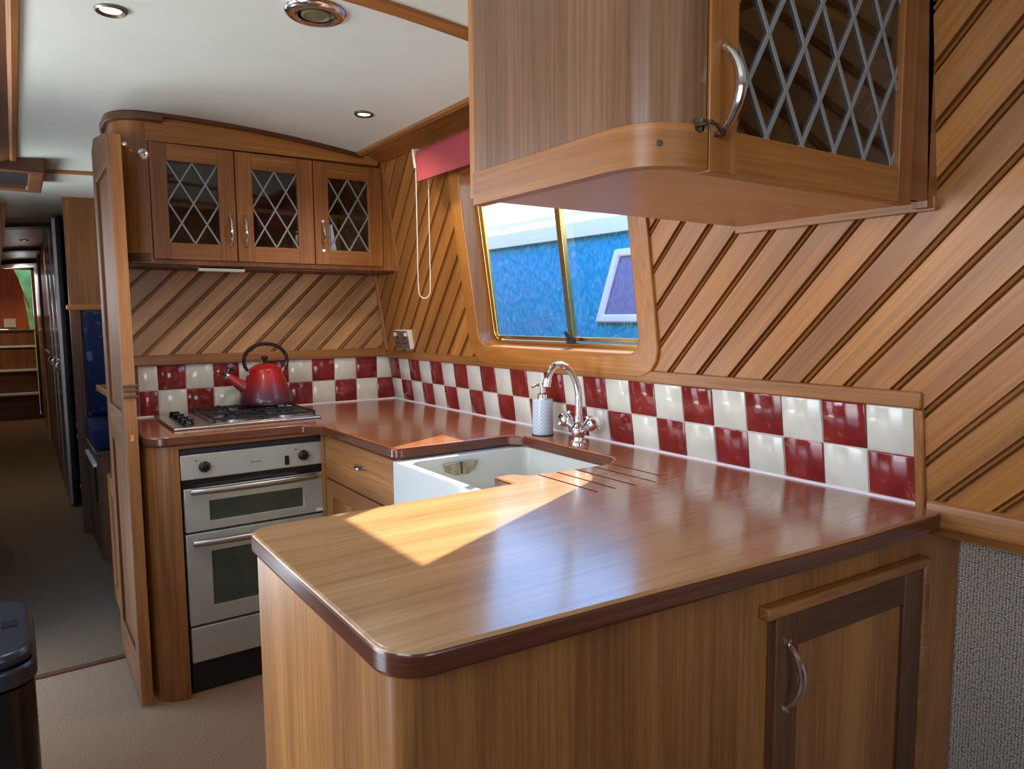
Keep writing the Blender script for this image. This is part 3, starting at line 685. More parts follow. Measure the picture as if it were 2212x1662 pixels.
ov = thing('oven', (-.823, -.34, FZ), 'built-in gas double oven with cream steel front and silver bar handles', 'oven')
ox0, ox1, oy = -1.080, -.566, -.600
MB().box(ox0+.004, ox1-.004, -.555, -.10, -.82, -.055).build('casing', 'black_matt', ov)
MB().box(ox0, ox1, -.594, -.556, -.070, -.054).build('top_vent', 'black_matt', ov)
g = MB().prism([(ox0, -.160), (ox1, -.160), (ox1, -.073), (ox0, -.073)], .560, .604, mXZ); g.build('control_panel', 'oven_enamel', ov, bevel=.003)
for x in (-1.003, -.655):
    kb = MB().lathe([(0, 0), (.0195, 0), (.0195, .004), (.016, .007), (.0145, .018), (.012, .021), (0, .021)], (x, -.604, -.119), (0, -1, 0)); kb.box(x-.003, x+.003, -.629, -.62, -.134, -.104)
    kb.build('knob', 'black_gloss', ov, bevel=.001)
    g = MB()
    for k in range(9):
        a = R(130+k*32); g.tube([(x+.025*math.cos(a), -.6042, -.119+.025*math.sin(a)), (x+.0275*math.cos(a), -.6042, -.119+.0275*math.sin(a))], .0007, 4)
    g.pbox(x-.031, x-.023, -.096, -.0925, .604, .6048, mXZ); g.build('dial_marks', 'black_matt', ov)
g = MB().prism(rrect(-.7245, -.148, -.7095, -.114, .003, 3), .603, .607, mXZ); g.pbox(-.7215, -.7125, -.129, -.118, .606, .610, mXZ); g.build('rocker_switch', 'black_gloss', ov)
g = MB()
for k in range(9): g.pbox(-.847+k*.0043, -.8442+k*.0043, -.1235, -.1205, .604, .6046, mXZ)
g.build('maker_mark', 'black_matt', ov)
MB().pbox(ox0+.002, ox1-.002, -.190, -.161, .555, .597, mXZ).build('dark_strip', 'black_gloss', ov)
def oven_door(nm, z0, z1, gz0, gz1, hz, rack):
    a0, a1, g0, g1 = ox0+.006, ox1-.004, -.992, -.660
    d = MB().ring([(a0, z0), (a1, z0), (a1, z1), (a0, z1)], [(g0, gz0), (g1, gz0), (g1, gz1), (g0, gz1)], .572, .604, mXZ)
    d = d.build(nm, 'oven_enamel', ov, bevel=.003)
    MB().pbox(g0-.002, g1+.002, gz0-.002, gz1+.002, .594, .598, mXZ).build('pane', 'oven_glass', d)
    MB().pbox(g0-.01, g1+.01, gz0-.01, gz1+.01, .5560, .5565, mXZ).build('liner', 'oven_liner', d)
    g = MB()
    zz = gz0+(gz1-gz0)*.62
    g.tube([(g0, -.572, zz), (g1, -.572, zz)], .0022, 6)
    for k in range(9): x = g0+.02+k*.036; g.tube([(x, -.572, zz), (x+.03, -.560, gz0+.01)], .0015, 5)
    g.build('rack', 'grey_metal', d)
    p = []; rr = []
    for i in range(21):
        t = i/20; p.append((-1.052+.440*t, -.618-.022*math.sin(math.pi*t)**.6, hz)); rr.append(.0118)
    h = MB().tube(p, rr, 12); h.tube([(-1.047, -.604, hz), (-1.047, -.624, hz)], .008, 8); h.tube([(-.617, -.604, hz), (-.617, -.624, hz)], .008, 8)
    h.build('handle', 'grey_metal', d); return d
dgr = oven_door('grill_door', -.345, -.192, -.314, -.242, -.2, 1)
MB().pbox(-.612, -.574, -.342, -.330, .604, .6046, mXZ).build('label_plate', 'white_plastic', dgr)
oven_door('oven_door', -.681, -.353, -.621, -.423, -.382, 2)
MB().pbox(ox0+.008, ox1-.004, -.817, -.690, .565, .603, mXZ).build('storage_drawer', 'oven_enamel', ov, bevel=.003)
MB().pbox(ox0+.01, ox1, -.935, -.822, .53, .575, mXZ).build('plinth', 'black_matt', ov)

# ================================================================== BASE CABINETS
bc = thing('base_cabinet', (-.85, -.33, FZ), 'teak hob cabinet with rounded left corner post around the oven', 'cabinet')
def qcol(cx, cy, r, wd, z0, z1, n=10):   # quarter-round corner post, convex toward -x and -y
    out = [(cx-r*math.cos(R(90*i/n)), cy-r*math.sin(R(90*i/n))) for i in range(n+1)]
    inn = [(cx-(r-wd)*math.cos(R(90*i/n)), cy-(r-wd)*math.sin(R(90*i/n))) for i in range(n+1)]
    return out+inn[::-1], z0, z1
P_, z0, z1 = qcol(-1.090, -.505, .100, .022, FZ, -TH)
g = MB().prism(P_, z0, z1); g.box(-1.090, -1.083, -.605, -.58, FZ, -TH); g.build('corner_post', 'teak_z', bc, angle=40)
MB().box(-1.190, -1.172, -.505, BY-.002, FZ, -TH).build('side_panel', 'teak_z', bc)
g = MB().box(-1.083, -.548, -.604, -.585, -.050, -TH); g.build('top_rail', 'teak_x', bc, bevel=.002)
MB().box(-.563, -.548, -.61, -.40, FZ, -TH).build('stile', 'teak_z', bc, bevel=.002)
MB().box(-1.088, -1.0826, -.59, -.15, FZ, -.05).build('inner_panel', 'black_matt', bc)
dc = thing('drawer_cabinet', (-.32, -.95, FZ), 'teak drawer cabinet between the oven and the sink', 'cabinet')
MB().box(-.572, -.04, -1.268, -.625, FZ, -TH).build('carcass', 'teak_z', dc)
MB().box(-.589, -.572, -.650, -.612, FZ, -TH).build('face_frame', 'teak_z', dc)
dr = MB().box(-.588, -.571, -1.266, -.655, -.202, -.044).build('drawer', 'teak_y', dc, bevel=.003)
bow_handle(MB(), (-.588, -.955, -.105), (-.588, -1.035, -.105), (-1, 0, -.15), bulge=.02).build('handle', 'chrome', dr)
dd = MB().ring([(.655, -.92), (1.266, -.92), (1.266, -.208), (.655, -.208)], [(.715, -.86), (1.206, -.86), (1.206, -.268), (.715, -.268)], .571, .588, mYZ).build('cupboard_door', 'teak_y', dc, bevel=.003)
MB().pbox(.71, 1.21, -.865, -.262, .571, .579, mYZ).build('panel', 'teak_z', dd)
sc = thing('sink_cabinet', (-.32, -1.57, FZ), 'teak cupboard carrying the white sink', 'cabinet')
MB().box(-.59, -.04, -1.868, -1.272, FZ, -.278).build('carcass', 'teak_z', sc)

pn = thing('peninsula_cabinet', (-.52, -2.2, FZ), 'golden teak peninsula cabinet with panelled door under the near worktop', 'cabinet')
PX = -1.165
def yF(x): return -2.470-.058*(x-PX)
def mF(u, v, w): return (u, yF(u)-w, v)
outl = round_poly([(PX, -1.868), (PX, yF(PX)), (.128, yF(.128)), (.128, -1.868)], {1: .036}, 8)
MB().prism(outl, FZ, -TH).build('carcass', 'teak_z', pn, angle=40)
MB().pbox(-1.12, .0, -.047, -TH-.0005, 0, .008, mF).build('top_bead', 'dark_teak_x', pn, bevel=.002)
x0, x1, zt = -.516, -.022, -.096
g = MB(); g.prism([(x0, zt-.022), (x1-.022, zt-.022), (x1, zt), (x0, zt)], 0, .022, mF); g.prism([(x1-.022, zt-.022), (x1, zt), (x1, FZ+.05), (x1-.022, FZ+.05)], 0, .022, mF)
g.build('door_moulding', 'teak_x', pn, bevel=.004)
a0, a1, zt = -.492, -.047, -.118
d = MB().pbox(a0+.058, a1-.058, FZ+.14, zt-.055, .001, .010, mF).build('door', 'teak_z', pn)
MB().pbox(a0, a0+.060, FZ+.08, zt, .001, .019, mF).build('stile', 'dark_teak_z', d, bevel=.002); MB().pbox(a1-.062, a1, FZ+.08, zt, .001, .019, mF).build('stile', 'dark_teak_z', d, bevel=.002)
MB().pbox(a0+.060, a1-.062, zt-.060, zt, .001, .0185, mF).build('rail', 'dark_teak_x', d, bevel=.002); MB().pbox(a0+.060, a1-.062, FZ+.08, FZ+.15, .001, .0185, mF).build('rail', 'dark_teak_x', d, bevel=.002)
bow_handle(MB(), mF(-.466, -.164, .019), mF(-.466, -.284, .019), (.25, -1, 0), r=.005, bulge=.028).build('handle', 'chrome', d)

# ================================================================== WALL CUPBOARDS
def glazed_door(par, name, x0, z0, x1, z1, gx0, gz0, gx1, gz1, yf, th, du, dv, uo, vo, lead_w, stile_mat='teak_z', rail_mat='teak_x'):
    mp = lambda u, v, w: (u, yf+th-w, v)
    d = MB(); d.pbox(x0, gx0, z0, z1, 0, th, mp, 0); d.pbox(gx1, x1, z0, z1, 0, th, mp, 0)
    d.pbox(gx0, gx1, z0, gz0, 0, th-.0006, mp, 1); d.pbox(gx0, gx1, gz1, z1, 0, th-.0006, mp, 1)
    d = d.build(name, [stile_mat, rail_mat], par, bevel=.0015)
    MB().pbox(gx0-.004, gx1+.004, gz0-.004, gz1+.004, th*.35, th*.35+.003, mp).build('pane', 'cupboard_glass', d)
    g = MB(); lattice(g, gx0, gz0, gx1, gz1, du, dv, uo, vo, lead_w, th*.35+.003, th*.35+.0048, mp)
    lattice(g, gx0, gz0, gx1, gz1, du, dv, uo, vo, lead_w, th*.35-.0018, th*.35, mp); g.build('lead_lattice', 'lead', d, smooth=False)
    return d
wc = thing('wall_cupboard', (-.63, -.17, .6), 'three-door wall cupboard with leaded diamond glass above the hob', 'cupboard')
CY = -.280
g = MB(); g.box(-1.09, -.10, CY, BY-.002, .600, .616); g.box(-1.19, -1.09, -.19, BY-.002, .600, .63)
g.box(-1.19, -1.176, -.19, BY-.012, .60, 1.12); g.box(-1.088, -1.076, CY, BY-.012, .616, 1.12); g.box(-.178, -.165, CY, BY-.012, .616, 1.06); g.box(-1.08, -.17, -.056, BY-.012, .616, 1.10)
g.box(-1.08, -.17, CY, -.05, 1.045, 1.055)
g.build('carcass', 'teak_z', wc)
MB().box(-1.074, -.18, CY+.012, -.058, .815, .831).build('shelf', 'teak_x', wc)
P_, a_, b__ = qcol(-1.090, -.195, .100, .02, .632, 1.128)
g = MB().prism(P_, .600, 1.128); g.box(-1.091, -1.082, -.296, -.28, .6, 1.128); g.build('rounded_end', 'teak_z', wc, angle=40)
P2, _, _ = qcol(-1.090, -.195, .103, .02, 0, 0); g = MB().prism(P2, .606, .636); g.build('end_rail', 'dark_teak_x', wc, bevel=.002)
xs = [-1.085+(.86)*i/20 for i in range(21)]
g = MB().prism([(-1.085, 1.040), (-.18, 1.050), (-.18, 1.066)]+[(x, zc(x)-.002) for x in reversed(xs)], .280, .297, mXZ); g.build('arched_fascia', 'golden_teak_x', wc)
xs = [-1.09+(.83)*i/20 for i in range(21)]
g = MB().prism([(x, zc(x)-.014) for x in xs]+[(x, zc(x)+.003) for x in reversed(xs)], .270, .322, mXZ)
P3 = [(-1.090-.118*math.cos(R(9*i)), -.195-.130*math.sin(R(9*i))) for i in range(11)]+[(-1.03, -.325), (-1.03, -.19), (-1.03, -.05), (-1.208, -.05)]
g.prism(P3, 1.106, 1.133); g.build('crown_moulding', 'dark_teak_x', wc, bevel=.003)
g = MB(); g.prism([(-.165, .600), (-.092, .600), (-.153, 1.050), (-.165, 1.050)], .275, .298, mXZ); g.build('end_filler', 'teak_z', wc)
g = MB(); g.pbox(.285, .325, .606, 1.050, .002, .020, mT); g.build('end_strip', 'teak_z', wc, bevel=.002)
g = MB().box(-1.19, -.10, -.262, BY-.012, .590, .600); g.build('under_batten', 'dark_teak_x', wc)
drs = [('cupboard_door', -1.080, -.784, -1.023, -.845), ('cupboard_door', -.780, -.4745, -.718, -.539), ('cupboard_door', -.4705, -.168, -.410, -.231)]
hand = (-.807, -.751, -.4385)
for (nm, a, c, g0, g1), hx in zip(drs, hand):
    d = glazed_door(wc, nm, a, .617, c, 1.038, g0, .678, g1, .976, -.300, .020, (g1-g0)/2, (.976-.678)/2, g0+(g1-g0)/2*0, .678, .006)
    bow_handle(MB(), (hx, -.300, .675), (hx, -.300, .793), (0, -1, 0), r=.0048, bulge=.024).build('handle', 'chrome', d)
# door stay hook on the cupboard end
ul = MB().prism(rrect(-.922, .578, -.748, .599, .006, 3), .225, .262, mXZ)
ul.build('undercabinet_light', 'white_plastic', label='slim white light fitting under the wall cupboard above the hob', cat='light fitting', bevel=.004)

hc = thing('hanging_cupboard', (-.47, -2.36, .585), 'large foreground teak wall cupboard with leaded glass door, hung over the peninsula', 'cupboard')
QX, QY0, QY1 = -.845, -2.575, -2.150
g = MB()
R2_ = .085
out = [(QX, QY1), (QX, QY0+R2_)] + [(QX+R2_-R2_*math.cos(R(9*i)), QY0+R2_-R2_*math.sin(R(9*i))) for i in range(1, 11)] + [(-.748, QY0)]
k_ = .018
inn = [(-.748, QY0+k_)] + [(QX+R2_-(R2_-k_)*math.cos(R(9*i)), QY0+R2_-(R2_-k_)*math.sin(R(9*i))) for i in range(10, -1, -1)] + [(QX+k_, QY1)]
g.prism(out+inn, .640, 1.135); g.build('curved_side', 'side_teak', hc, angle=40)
o2 = [(x-(.004 if x < -.80 else 0), y-(.004 if y < -2.52 else 0)) for x, y in out]
g = MB().prism(o2+inn, .586, .642); g.lathe([(0, 0), (.0055, 0), (.0045, .0012), (0, .0015)], (QX+R2_-.0895*math.cos(R(50)), QY0+R2_-.0895*math.sin(R(50)), .615), (-math.cos(R(50)), -math.sin(R(50)), 0), 12, m=1)
g.build('bottom_rail', ['teak_h', 'brown_plastic'], hc, bevel=.003, angle=40)
g = MB().prism([(QX+.015, QY1+.012)]+[(x, y) for x, y in inn[::-1][1:]]+[(-.10, QY0+k_), (-.088, QY1+.012)], .598, .606); g.build('bottom_board', 'bounce_lit_underside', hc)
g = MB(); g.box(QX, -.15, QY1, QY1+.014, .60, 1.12); g.build('back_panel', 'teak_z', hc)
g = MB(); g.prism([(-.138, .586), (-.082, .586), (-.150, 1.12), (-.176, 1.12)], 2.545, 2.572, mXZ); g.box(-.210, -.138, -2.572, -2.549, .598, 1.10); g.build('face_frame', 'teak_z', hc)
g = MB(); g.pbox(2.13, 2.575, .592, .618, .010, .032, mT); g.build('wall_strip', 'teak_y', hc, bevel=.002)
MB().box(-.80, -.12, -2.53, QY1-.004, .872, .890).build('shelf', 'golden_teak_x', hc)
d = glazed_door(hc, 'cupboard_door', -.744, .584, -.209, 1.075, -.687, .643, -.254, 1.0, -2.578, .022, .0865, .1425, -.608, .650, .0065)
bow_handle(MB(), (-.722, -2.578, .636), (-.722, -2.578, .750), (0, -1, 0), r=.0055, bulge=.032).build('handle', 'chrome', d)
g = MB(); g.tube([(-.765, -2.577, .641), (-.765, -2.600, .641)], .003, 6); g.lathe([(0, 0), (.010, 0), (.010, .002), (0, .002)], (-.765, -2.577, .641), (0, -1, 0), 14)
g.tube([(-.779, -2.594, .642), (-.765, -2.594, .642), (-.752, -2.596, .640), (-.738, -2.592, .634)], .0025, 6)
g.lathe([(.004, -.002), (.007, -.002), (.007, .002), (.004, .002)], (-.733, -2.590, .633), (0, 1, 0), 14); g.tube([(-.733, -2.578, .633), (-.733, -2.592, .633)], .003, 6)
g.build('cabin_hook', 'bronze', d)

# ================================================================== BLIND, SOCKET, LIGHTS, VENT
bl = thing('roller_blind', (-.21, -1.25, .9), 'red fabric roller blind rolled up above the sink window', 'blind')
rc = mT(.78, 1.010, .075); rc2 = mT(1.87, 1.010, .075)
MB().tube([rc, rc2], .034, 20).build('fabric_roll', 'blind_fabric', bl)
g = MB(); g.pbox(.782, 1.87, .925, 1.010, .108, .110, mT); g.pbox(.782, 1.87, .925, .945, .104, .114, mT); g.build('fabric', 'blind_fabric', bl, bevel=.002)
MB().pbox(.765, .780, .975, 1.045, .012, .112, mT).build('bracket', 'white_plastic', bl, bevel=.003); MB().pbox(1.872, 1.885, .975, 1.045, .012, .112, mT).build('bracket', 'white_plastic', bl, bevel=.003)
g = MB(); A = mT(.768, 1.02, .098); Bp = mT(.775, 1.01, .045)
q0 = Vector(A); q1 = Vector(Bp); zb = .500
pth = [q0]+[Vector((q0.x, q0.y, .98-.045*i)) for i in range(11)]
c0, c1 = Vector((q0.x, q0.y, zb)), Vector((q0.x+.034, q0.y-.034, zb))
for i in range(1, 8): a = math.pi*i/8; m_ = (c0+c1)/2; pth.append(m_+(c0-m_)*math.cos(a)+Vector((0, 0, -.035))*math.sin(a))
pth += [Vector((c1.x, c1.y, .52+.046*i)) for i in range(11)]
g.tube(pth, .0022, 6); g.build('pull_chain', 'white_plastic', bl)

so = thing('power_socket', (-.045, -.25, .26), 'double power socket on the boarded wall near the hob corner', 'socket')
MB().pbox(.205, .352, .258, .344, .010, .034, mT).build('back_box', 'white_plastic', so, bevel=.003)
MB().pbox(.208, .349, .261, .341, .034, .038, mT).build('face_plate', 'grey_metal', so, bevel=.001)
for s_ in (.243, .312):
    g = MB()
    g.pbox(s_-.004, s_+.004, .306, .318, .038, .0395, mT); g.pbox(s_-.016, s_-.008, .284, .290, .038, .0395, mT); g.pbox(s_+.008, s_+.016, .284, .290, .038, .0395, mT)
    g.build('outlet', 'black_matt', so)
for s_ in (.225, .330): MB().pbox(s_-.008, s_+.008, .318, .334, .038, .043, mT).build('rocker', 'white_plastic', so)

def downlight(x, y, r, label, group=None, power=0, glow='lamp_glow', ring='bronze'):
    z = zc(x); t = thing('downlight', (x, y, z), label, 'light fitting', group)
    MB().lathe([(r*.62, .004), (r*.66, -.001), (r*.9, -.006), (r, -.002), (r, .004)], (x, y, z-.002), n=32).build('trim_ring', ring, t)
    MB().lathe([(0, -.0005), (r*.62, -.0005), (r*.64, .004)], (x, y, z-.0025), n=28).build('lamp', glow, t)
    if power:
        l = bpy.data.lights.new('downlight_beam', 'SPOT'); l.energy = power; l.spot_size = R(140); l.spot_blend = .8; l.color = (1, .86, .66); l.shadow_soft_size = .03
        lo = bpy.data.objects.new('downlight_beam', l); COL.objects.link(lo); lo.location = (x, y, z-.015+H0)
downlight(-.462, -.808, .034, 'small recessed downlight in the ceiling near the window cornice', power=14)
downlight(-1.283, -1.226, .036, 'lit recessed downlight in the ceiling at top left', power=14)
downlight(-1.40, 4.7, .04, 'middle distance downlight in the corridor ceiling between the dark cross beams', power=10, glow='lamp_glow_far')
VX, VY = -.868, -1.470
downlight(-1.58, 7.95, .04, 'added downlight brightening the entrance door, in the ceiling before the steps', power=22, glow='lamp_glow_far')  # added fitting, put in to light the far entrance door
vt = thing('ceiling_vent', (VX, VY, zc(VX)), 'round chrome ceiling vent with brown centre', 'vent')
z = zc(VX)
MB().lathe([(.044, -.010), (.052, -.0135), (.064, -.012), (.074, -.006), (.077, .001), (.077, .004)], (VX, VY, z-.001), n=48).build('rim', 'chrome', vt, angle=60)
MB().lathe([(.0, .001), (.050, .001), (.050, -.006), (.0445, -.0105)], (VX, VY, z-.001), n=40).build('recess', 'black_matt', vt)
MB().lathe([(.036, -.003), (.036, -.010), (.031, -.0125), (.026, -.009), (.016, -.010), (0, -.0125)], (VX, VY, z-.001), n=32).build('cone', 'vent_plastic', vt)

# ================================================================== CABIN DOOR, THRESHOLD, BIN
cd_ = thing('cabin_door', (-1.22, -.3, FZ+.01), 'tall panelled teak door standing open beside the oven', 'door')
DA, DB = Vector((-1.237, -.577)), Vector((-1.238, -.045)); dv_ = (DB-DA); DL = dv_.length; dv_.normalize(); nv = Vector((-dv_.y, dv_.x))
if nv.x > 0: nv = -nv
def mD(u, v, w): p = DA+dv_*u+nv*w; return (p.x, p.y, v)
zt0, zt1 = .985, 1.06
g = MB(); t_ = -.038
def dprism(poly, w0, w1): g.prism(poly, w0, w1, mD)
for poly in ([(0, FZ+.01), (.085, FZ+.01), (.085, zt0+.02), (.06, zt0+.012), (0, zt0)], [(DL-.085, FZ+.01), (DL, FZ+.01), (DL, zt1-.03), (DL-.085, zt1)]):
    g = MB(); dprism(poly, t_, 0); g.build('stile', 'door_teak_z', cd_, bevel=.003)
for poly in ([(.085, .90), (DL-.085, .90), (DL-.085, zt1), (.085, zt0+.02)], [(.085, -.05), (DL-.085, -.05), (DL-.085, .08), (.085, .08)], [(.085, FZ+.01), (DL-.085, FZ+.01), (DL-.085, FZ+.16), (.085, FZ+.16)]):
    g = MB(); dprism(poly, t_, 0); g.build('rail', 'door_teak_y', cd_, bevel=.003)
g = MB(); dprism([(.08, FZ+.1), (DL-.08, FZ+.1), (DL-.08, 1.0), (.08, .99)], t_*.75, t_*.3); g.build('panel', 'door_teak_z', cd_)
g = MB(); dprism([(-.004, FZ+.01), (0, FZ+.01), (0, zt0), (-.004, zt0)], t_+.001, -.001); g.build('edge_lipping', 'teak_z', cd_)
g = MB()
for zz in (.135, .155, .17): dprism([(-.012, zz), (.03, zz), (.03, zz+.009), (-.012, zz+.009)], t_-.008, .002)
g.build('dado_bead', 'dark_teak_y', cd_, bevel=.002)
g = MB(); dprism([(-.003, -.03), (.0, -.03), (.0, .03), (-.003, .03)], -.030, -.008); dprism([(-.006, -.01), (.0, -.01), (.0, .012), (-.006, .012)], -.024, -.014); g.build('latch', 'brass', cd_)
g = MB(); g.tube([(-1.198, -.585, .957), (-1.165, -.50, .955)], .0022, 6); g.lathe([(0, -.006), (.006, -.006), (.008, 0), (.006, .006), (0, .006)], (-1.19, -.575, .957), (1, 0, 0), 12)
g.tube([(-1.165, -.50, .955), (-1.128, -.42, .965)], .003, 6)
g.lathe([(.006, 0), (.013, -.002), (.018, .002), (.013, .005), (.006, .003)], (-1.112, -.40, .968), (.2, -1, 0), 20)
g.tube([(-1.112, -.40, .968), (-1.112, -.30, .968)], .003, 6); g.build('cabin_hook', 'chrome', cd_, label='chrome hook holding the door open')

bn = thing('waste_bin', (-1.64, -1.46, FZ), 'tall dark steel sensor bin in the near left corner', 'bin')
bx0, bx1, by0, by1 = -1.80, -1.520, -1.635, -1.300
MB().prism(rrect(bx0+.006, by0+.006, bx1-.006, by1-.006, .055, 8), FZ+.012, -.305).build('body', 'bin_steel', bn, angle=40)
MB().prism(rrect(bx0+.012, by0+.012, bx1-.012, by1-.012, .05, 8), FZ, FZ+.014).build('foot', 'black_matt', bn)
MB().prism(rrect(bx0, by0, bx1, by1, .06, 8), -.300, -.262).build('lid_rim', 'bin_lid', bn, bevel=.006, segs=3, angle=40)
MB().prism(rrect(bx0+.004, by0+.004, bx1-.004, by1-.004, .06, 8), -.262, -.232).build('lid_top', 'bin_lid', bn, bevel=.012, segs=4, angle=40)
g = MB().prism(rrect(bx0+.03, by0+.03, bx1-.070, by1-.03, .07, 8), -.233, -.227); g.build('flap', 'bin_lid', bn, bevel=.004, segs=3)
MB().box(bx1-.055, bx1-.030, -1.480, -1.445, -.233, -.2305).build('sensor_window', 'black_gloss', bn)

# ================================================================== LEFT SIDE AND THE CORRIDOR
g = MB().prism([(-1.465, 1.130), (-1.465, 1.104), (-1.480, 1.098), (-1.492, 1.101), (-1.64, 1.052), (-1.80, 1.02), (-1.86, 1.10)], -.78, 5.6, mXZ)
structure(g, 'trim_10', 'dark_teak_y')
g = MB().prism([(-1.4655, 1.108), (-1.4655, 1.101), (-1.480, 1.0955), (-1.490, 1.099), (-1.485, 1.108)], -.785, 5.6, mXZ); structure(g, 'trim_17', 'teak_y')
hs = thing('hatch_surround', (-1.6, 1.2, 1.0), 'dark wooden box frame around the ceiling hatch at left', 'frame')
g = MB(); zz0, zz1 = 1.060, 1.13
g.ring([(-1.95, .70), (-1.36, .70), (-1.36, 1.34), (-1.95, 1.34)], [(-1.90, .76), (-1.42, .76), (-1.42, 1.28), (-1.90, 1.28)], zz0, zz1); g.build('frame', 'dark_teak_x', hs, bevel=.006)
MB().box(-1.93, -1.40, .74, 1.30, 1.085, 1.095).build('hatch_lining', 'black_matt', hs)
lb = MB().prism([(-2.0, FZ), (-1.74, FZ), (-1.60, .5), (-1.505, 1.13), (-2.0, 1.13)], -2.26, -2.20, mXZ)
structure(lb, 'wall_partition', 'teak_z')
# dinette
bp_ = thing('dinette_partition', (-.6, 1.93, FZ), 'teak partition with moulded ledge above the blue bench', 'partition')
MB().box(-1.235, .1, 1.90, 1.96, .485, 1.135).build('upper_panel', 'panel_teak', bp_)
MB().box(-1.25, .1, 1.885, 1.97, .455, .488).build('ledge', 'golden_teak_x', bp_, bevel=.006)
MB().box(-1.235, -1.18, 1.90, 1.96, FZ, .455).build('end_post', 'dark_teak_z', bp_)
MB().box(-1.18, .1, 1.92, 1.96, FZ, .455).build('lower_panel', 'dark_teak_z', bp_)
MB().prism(rrect(-1.172, -.19, -.2, .45, .03, 4), -1.895, -1.80, mXZ).build('back_cushion', 'blue_fabric', label='tall navy blue patterned back cushion of the dinette bench', cat='cushion', bevel=.02, segs=4)
sb = MB().box(-1.195, -.1, 1.25, 1.885, -.325, -.195); sb.build('seat_cushion', 'blue_fabric', label='navy blue seat cushion on the dinette bench', cat='cushion', bevel=.03, segs=4)
fb = thing('bench_locker', (-.65, 1.6, FZ), 'dark wooden locker base under the far blue bench', 'bench')
MB().box(-1.19, -.1, 1.235, 1.88, FZ, -.34).build('base', 'dark_teak_z', fb)
MB().box(-1.20, -.1, 1.225, 1.88, -.345, -.327).build('top_edge', 'dark_teak_x', fb, bevel=.004)
for y0, y1, z0_, z1_ in ((1.30, 1.84, -.62, -.42),):
    d = MB().pbox(-y1, -y0, z0_, z1_, 1.19, 1.202, mYZ).build('locker_door', 'black_gloss', fb)
    MB().pbox(-y1, -y0, z1_, z1_+.02, 1.19, 1.206, mYZ).build('pale_edge', 'white_plastic', d)
nbk = thing('near_bench', (-.7, .3, FZ), 'panelled teak bench base just beyond the open door', 'bench')
MB().box(-1.190, -.1, .03, .52, FZ, -.295).build('base', 'dark_teak_z', nbk)
MB().ring([(-.50, -.90), (-.05, -.90), (-.05, -.31), (-.50, -.31)], [(-.44, -.82), (-.11, -.82), (-.11, -.39), (-.44, -.39)], 1.19, 1.208, mYZ).build('panel_moulding', 'teak_z', nbk, bevel=.003)
MB().box(-1.190, -.1, .05, .50, -.290, -.135).build('seat_cushion', 'blue_fabric', label='navy blue seat cushion of the near bench, half hidden by the open door', cat='cushion', bevel=.03, segs=4)
cl = thing('corridor_locker', (-.7, 2.3, FZ), 'low dark locker with pale edges beyond the dinette partition', 'cabinet')
MB().box(-1.20, -.1, 1.975, 2.60, FZ, -.34).build('base', 'dark_teak_z', cl)
for z_ in (-.42, -.40+.06, -.78): MB().pbox(-2.55, -2.0, z_, z_+.02, 1.20, 1.206, mYZ).build('pale_edge', 'white_plastic', cl)
tb = thing('dinette_table', (-.7, 1.0, -.9), 'small wooden table with chamfered corner between the blue benches', 'table')
MB().prism([(-1.14, .66), (-1.05, .57), (-.2, .57), (-.2, 1.42), (-1.16, 1.42)], -.005, .028).build('tabletop', 'golden_teak_x', tb, bevel=.004)
MB().lathe([(.03, 0), (.03, .93)], (-.65, 1.0, FZ)).build('pedestal', 'chrome', tb)
# corridor doors, walls, steps
structure(MB().box(-1.19, -1.12, 2.62, 9.0, FZ, 1.135), 'wall_corridor', 'teak_z')
for i, (y, dy, x) in enumerate(((2.72, .55, -1.262), (3.40, .50, -1.262), (4.02, .42, -1.262))):
    t = thing('wardrobe_door', (x, y+dy/2, FZ), ['nearest of the dark glossy corridor wardrobe doors', 'middle of the dark glossy corridor wardrobe doors', 'farthest of the dark glossy corridor wardrobe doors'][i], 'door', 'dark wardrobe doors')
    MB().box(x-.0, x+.05, y, y+dy, FZ+.01, 1.10).build('leaf', 'black_gloss', t, bevel=.004)
    MB().box(x-.006, x+.02, y-.012, y+.002, FZ+.01, 1.10).build('edge', 'grey_metal', t, bevel=.003)
    bow_handle(MB(), (x, y+.06, .02), (x, y+.06, .10), (-1, 0, 0), bulge=.03).build('handle', 'chrome', t)
t = thing('corridor_cabinet', (-1.24, 5.0, FZ), 'teak cabinet side along the far corridor', 'cabinet')
MB().box(-1.255, -1.19, 4.55, 5.9, FZ, 1.12).build('side', 'teak_z', t)
MB().box(-1.27, -1.255, 4.6, 5.85, .06, .09).build('dado', 'golden_teak_y', t)
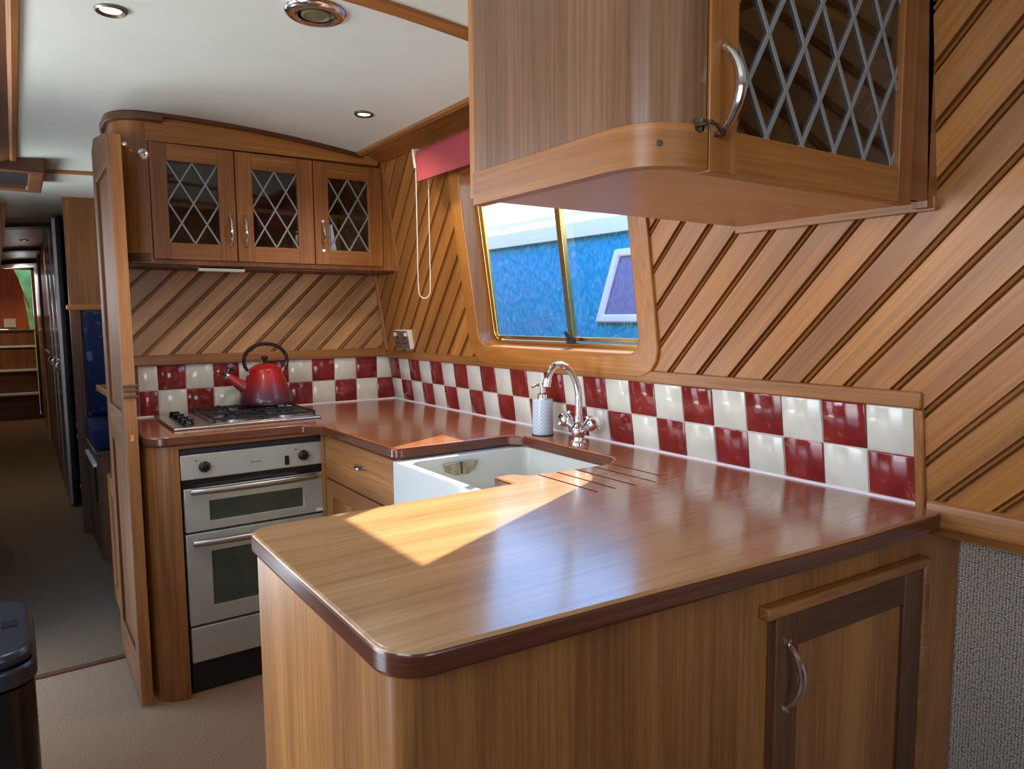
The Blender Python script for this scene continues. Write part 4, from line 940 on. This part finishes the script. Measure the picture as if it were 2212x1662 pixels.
t = thing('far_cabinet', (-1.24, 7.0, FZ), 'narrow teak cabinet next to the steps', 'cabinet')
MB().box(-1.26, -1.19, 6.3, 8.3, FZ, 1.12).build('side', 'golden_teak_z', t)
MB().box(-1.27, -1.26, 6.3, 6.35, FZ, 1.12).build('edge', 'white_plastic', t)
st = thing('cabin_steps', (-1.65, 8.6, FZ), 'dark wooden steps with pale nosings at the end of the corridor', 'steps')
zs = [FZ, -.58, -.265, .055, .27]
for i in range(4):
    y = 8.35+i*.12
    MB().box(-1.96, -1.30, y, 8.88, zs[i], zs[i+1]-.025).build('riser', 'dark_teak_x' if i < 2 else 'panel_teak', st)
    MB().box(-1.96, -1.29, y-.02, 8.88, zs[i+1]-.025, zs[i+1]).build('tread', 'white_plastic' if i < 3 else 'dark_teak_x', st)
g = MB(); g.box(-2.1, -1.98, 8.9, 9.0, FZ, 1.2); g.box(-1.285, .2, 8.9, 9.0, FZ, 1.2); g.box(-2.1, -1.2, 8.9, 9.0, 1.10, 1.2)
structure(g, 'wall_front', 'dark_teak_z')
ed = thing('entrance_door', (-1.6, 8.8, .3), 'orange-brown wooden entrance door at the far end of the corridor', 'door')
MB().prism([(-1.95, .275), (-1.345, .275), (-1.40, .85), (-1.48, 1.10), (-1.95, 1.10)], -8.84, -8.80, mXZ).build('leaf', 'red_door_wood', ed, bevel=.005)
g = MB().pbox(-1.635, -1.50, .30, .42, -8.80, -8.785, mXZ); g.build('vent_grille', 'white_plastic', ed, bevel=.003)
g = MB().tube([(-1.45, 8.79, 1.0), (-1.33, 8.79, .55)], .01, 8); g.build('stay_bar', 'chrome', ed)
g = MB(); g.box(-1.6, -.9, 9.8, 10.2, -1, 2.2)
g.build('hedge', 'foliage', label='green foliage glimpsed beyond the far doorway', cat='hedge')
area('daylight_far_doorway', (-1.62, 9.05, .75), (.6, .6), (-1.6, 5, -.5), 14, (.9, .96, 1))
area('daylight_corridor_window', (-1.97, 3.3, .45), (.6, .5), (-1.3, 2.9, -.8), 9, (.92, .96, 1))
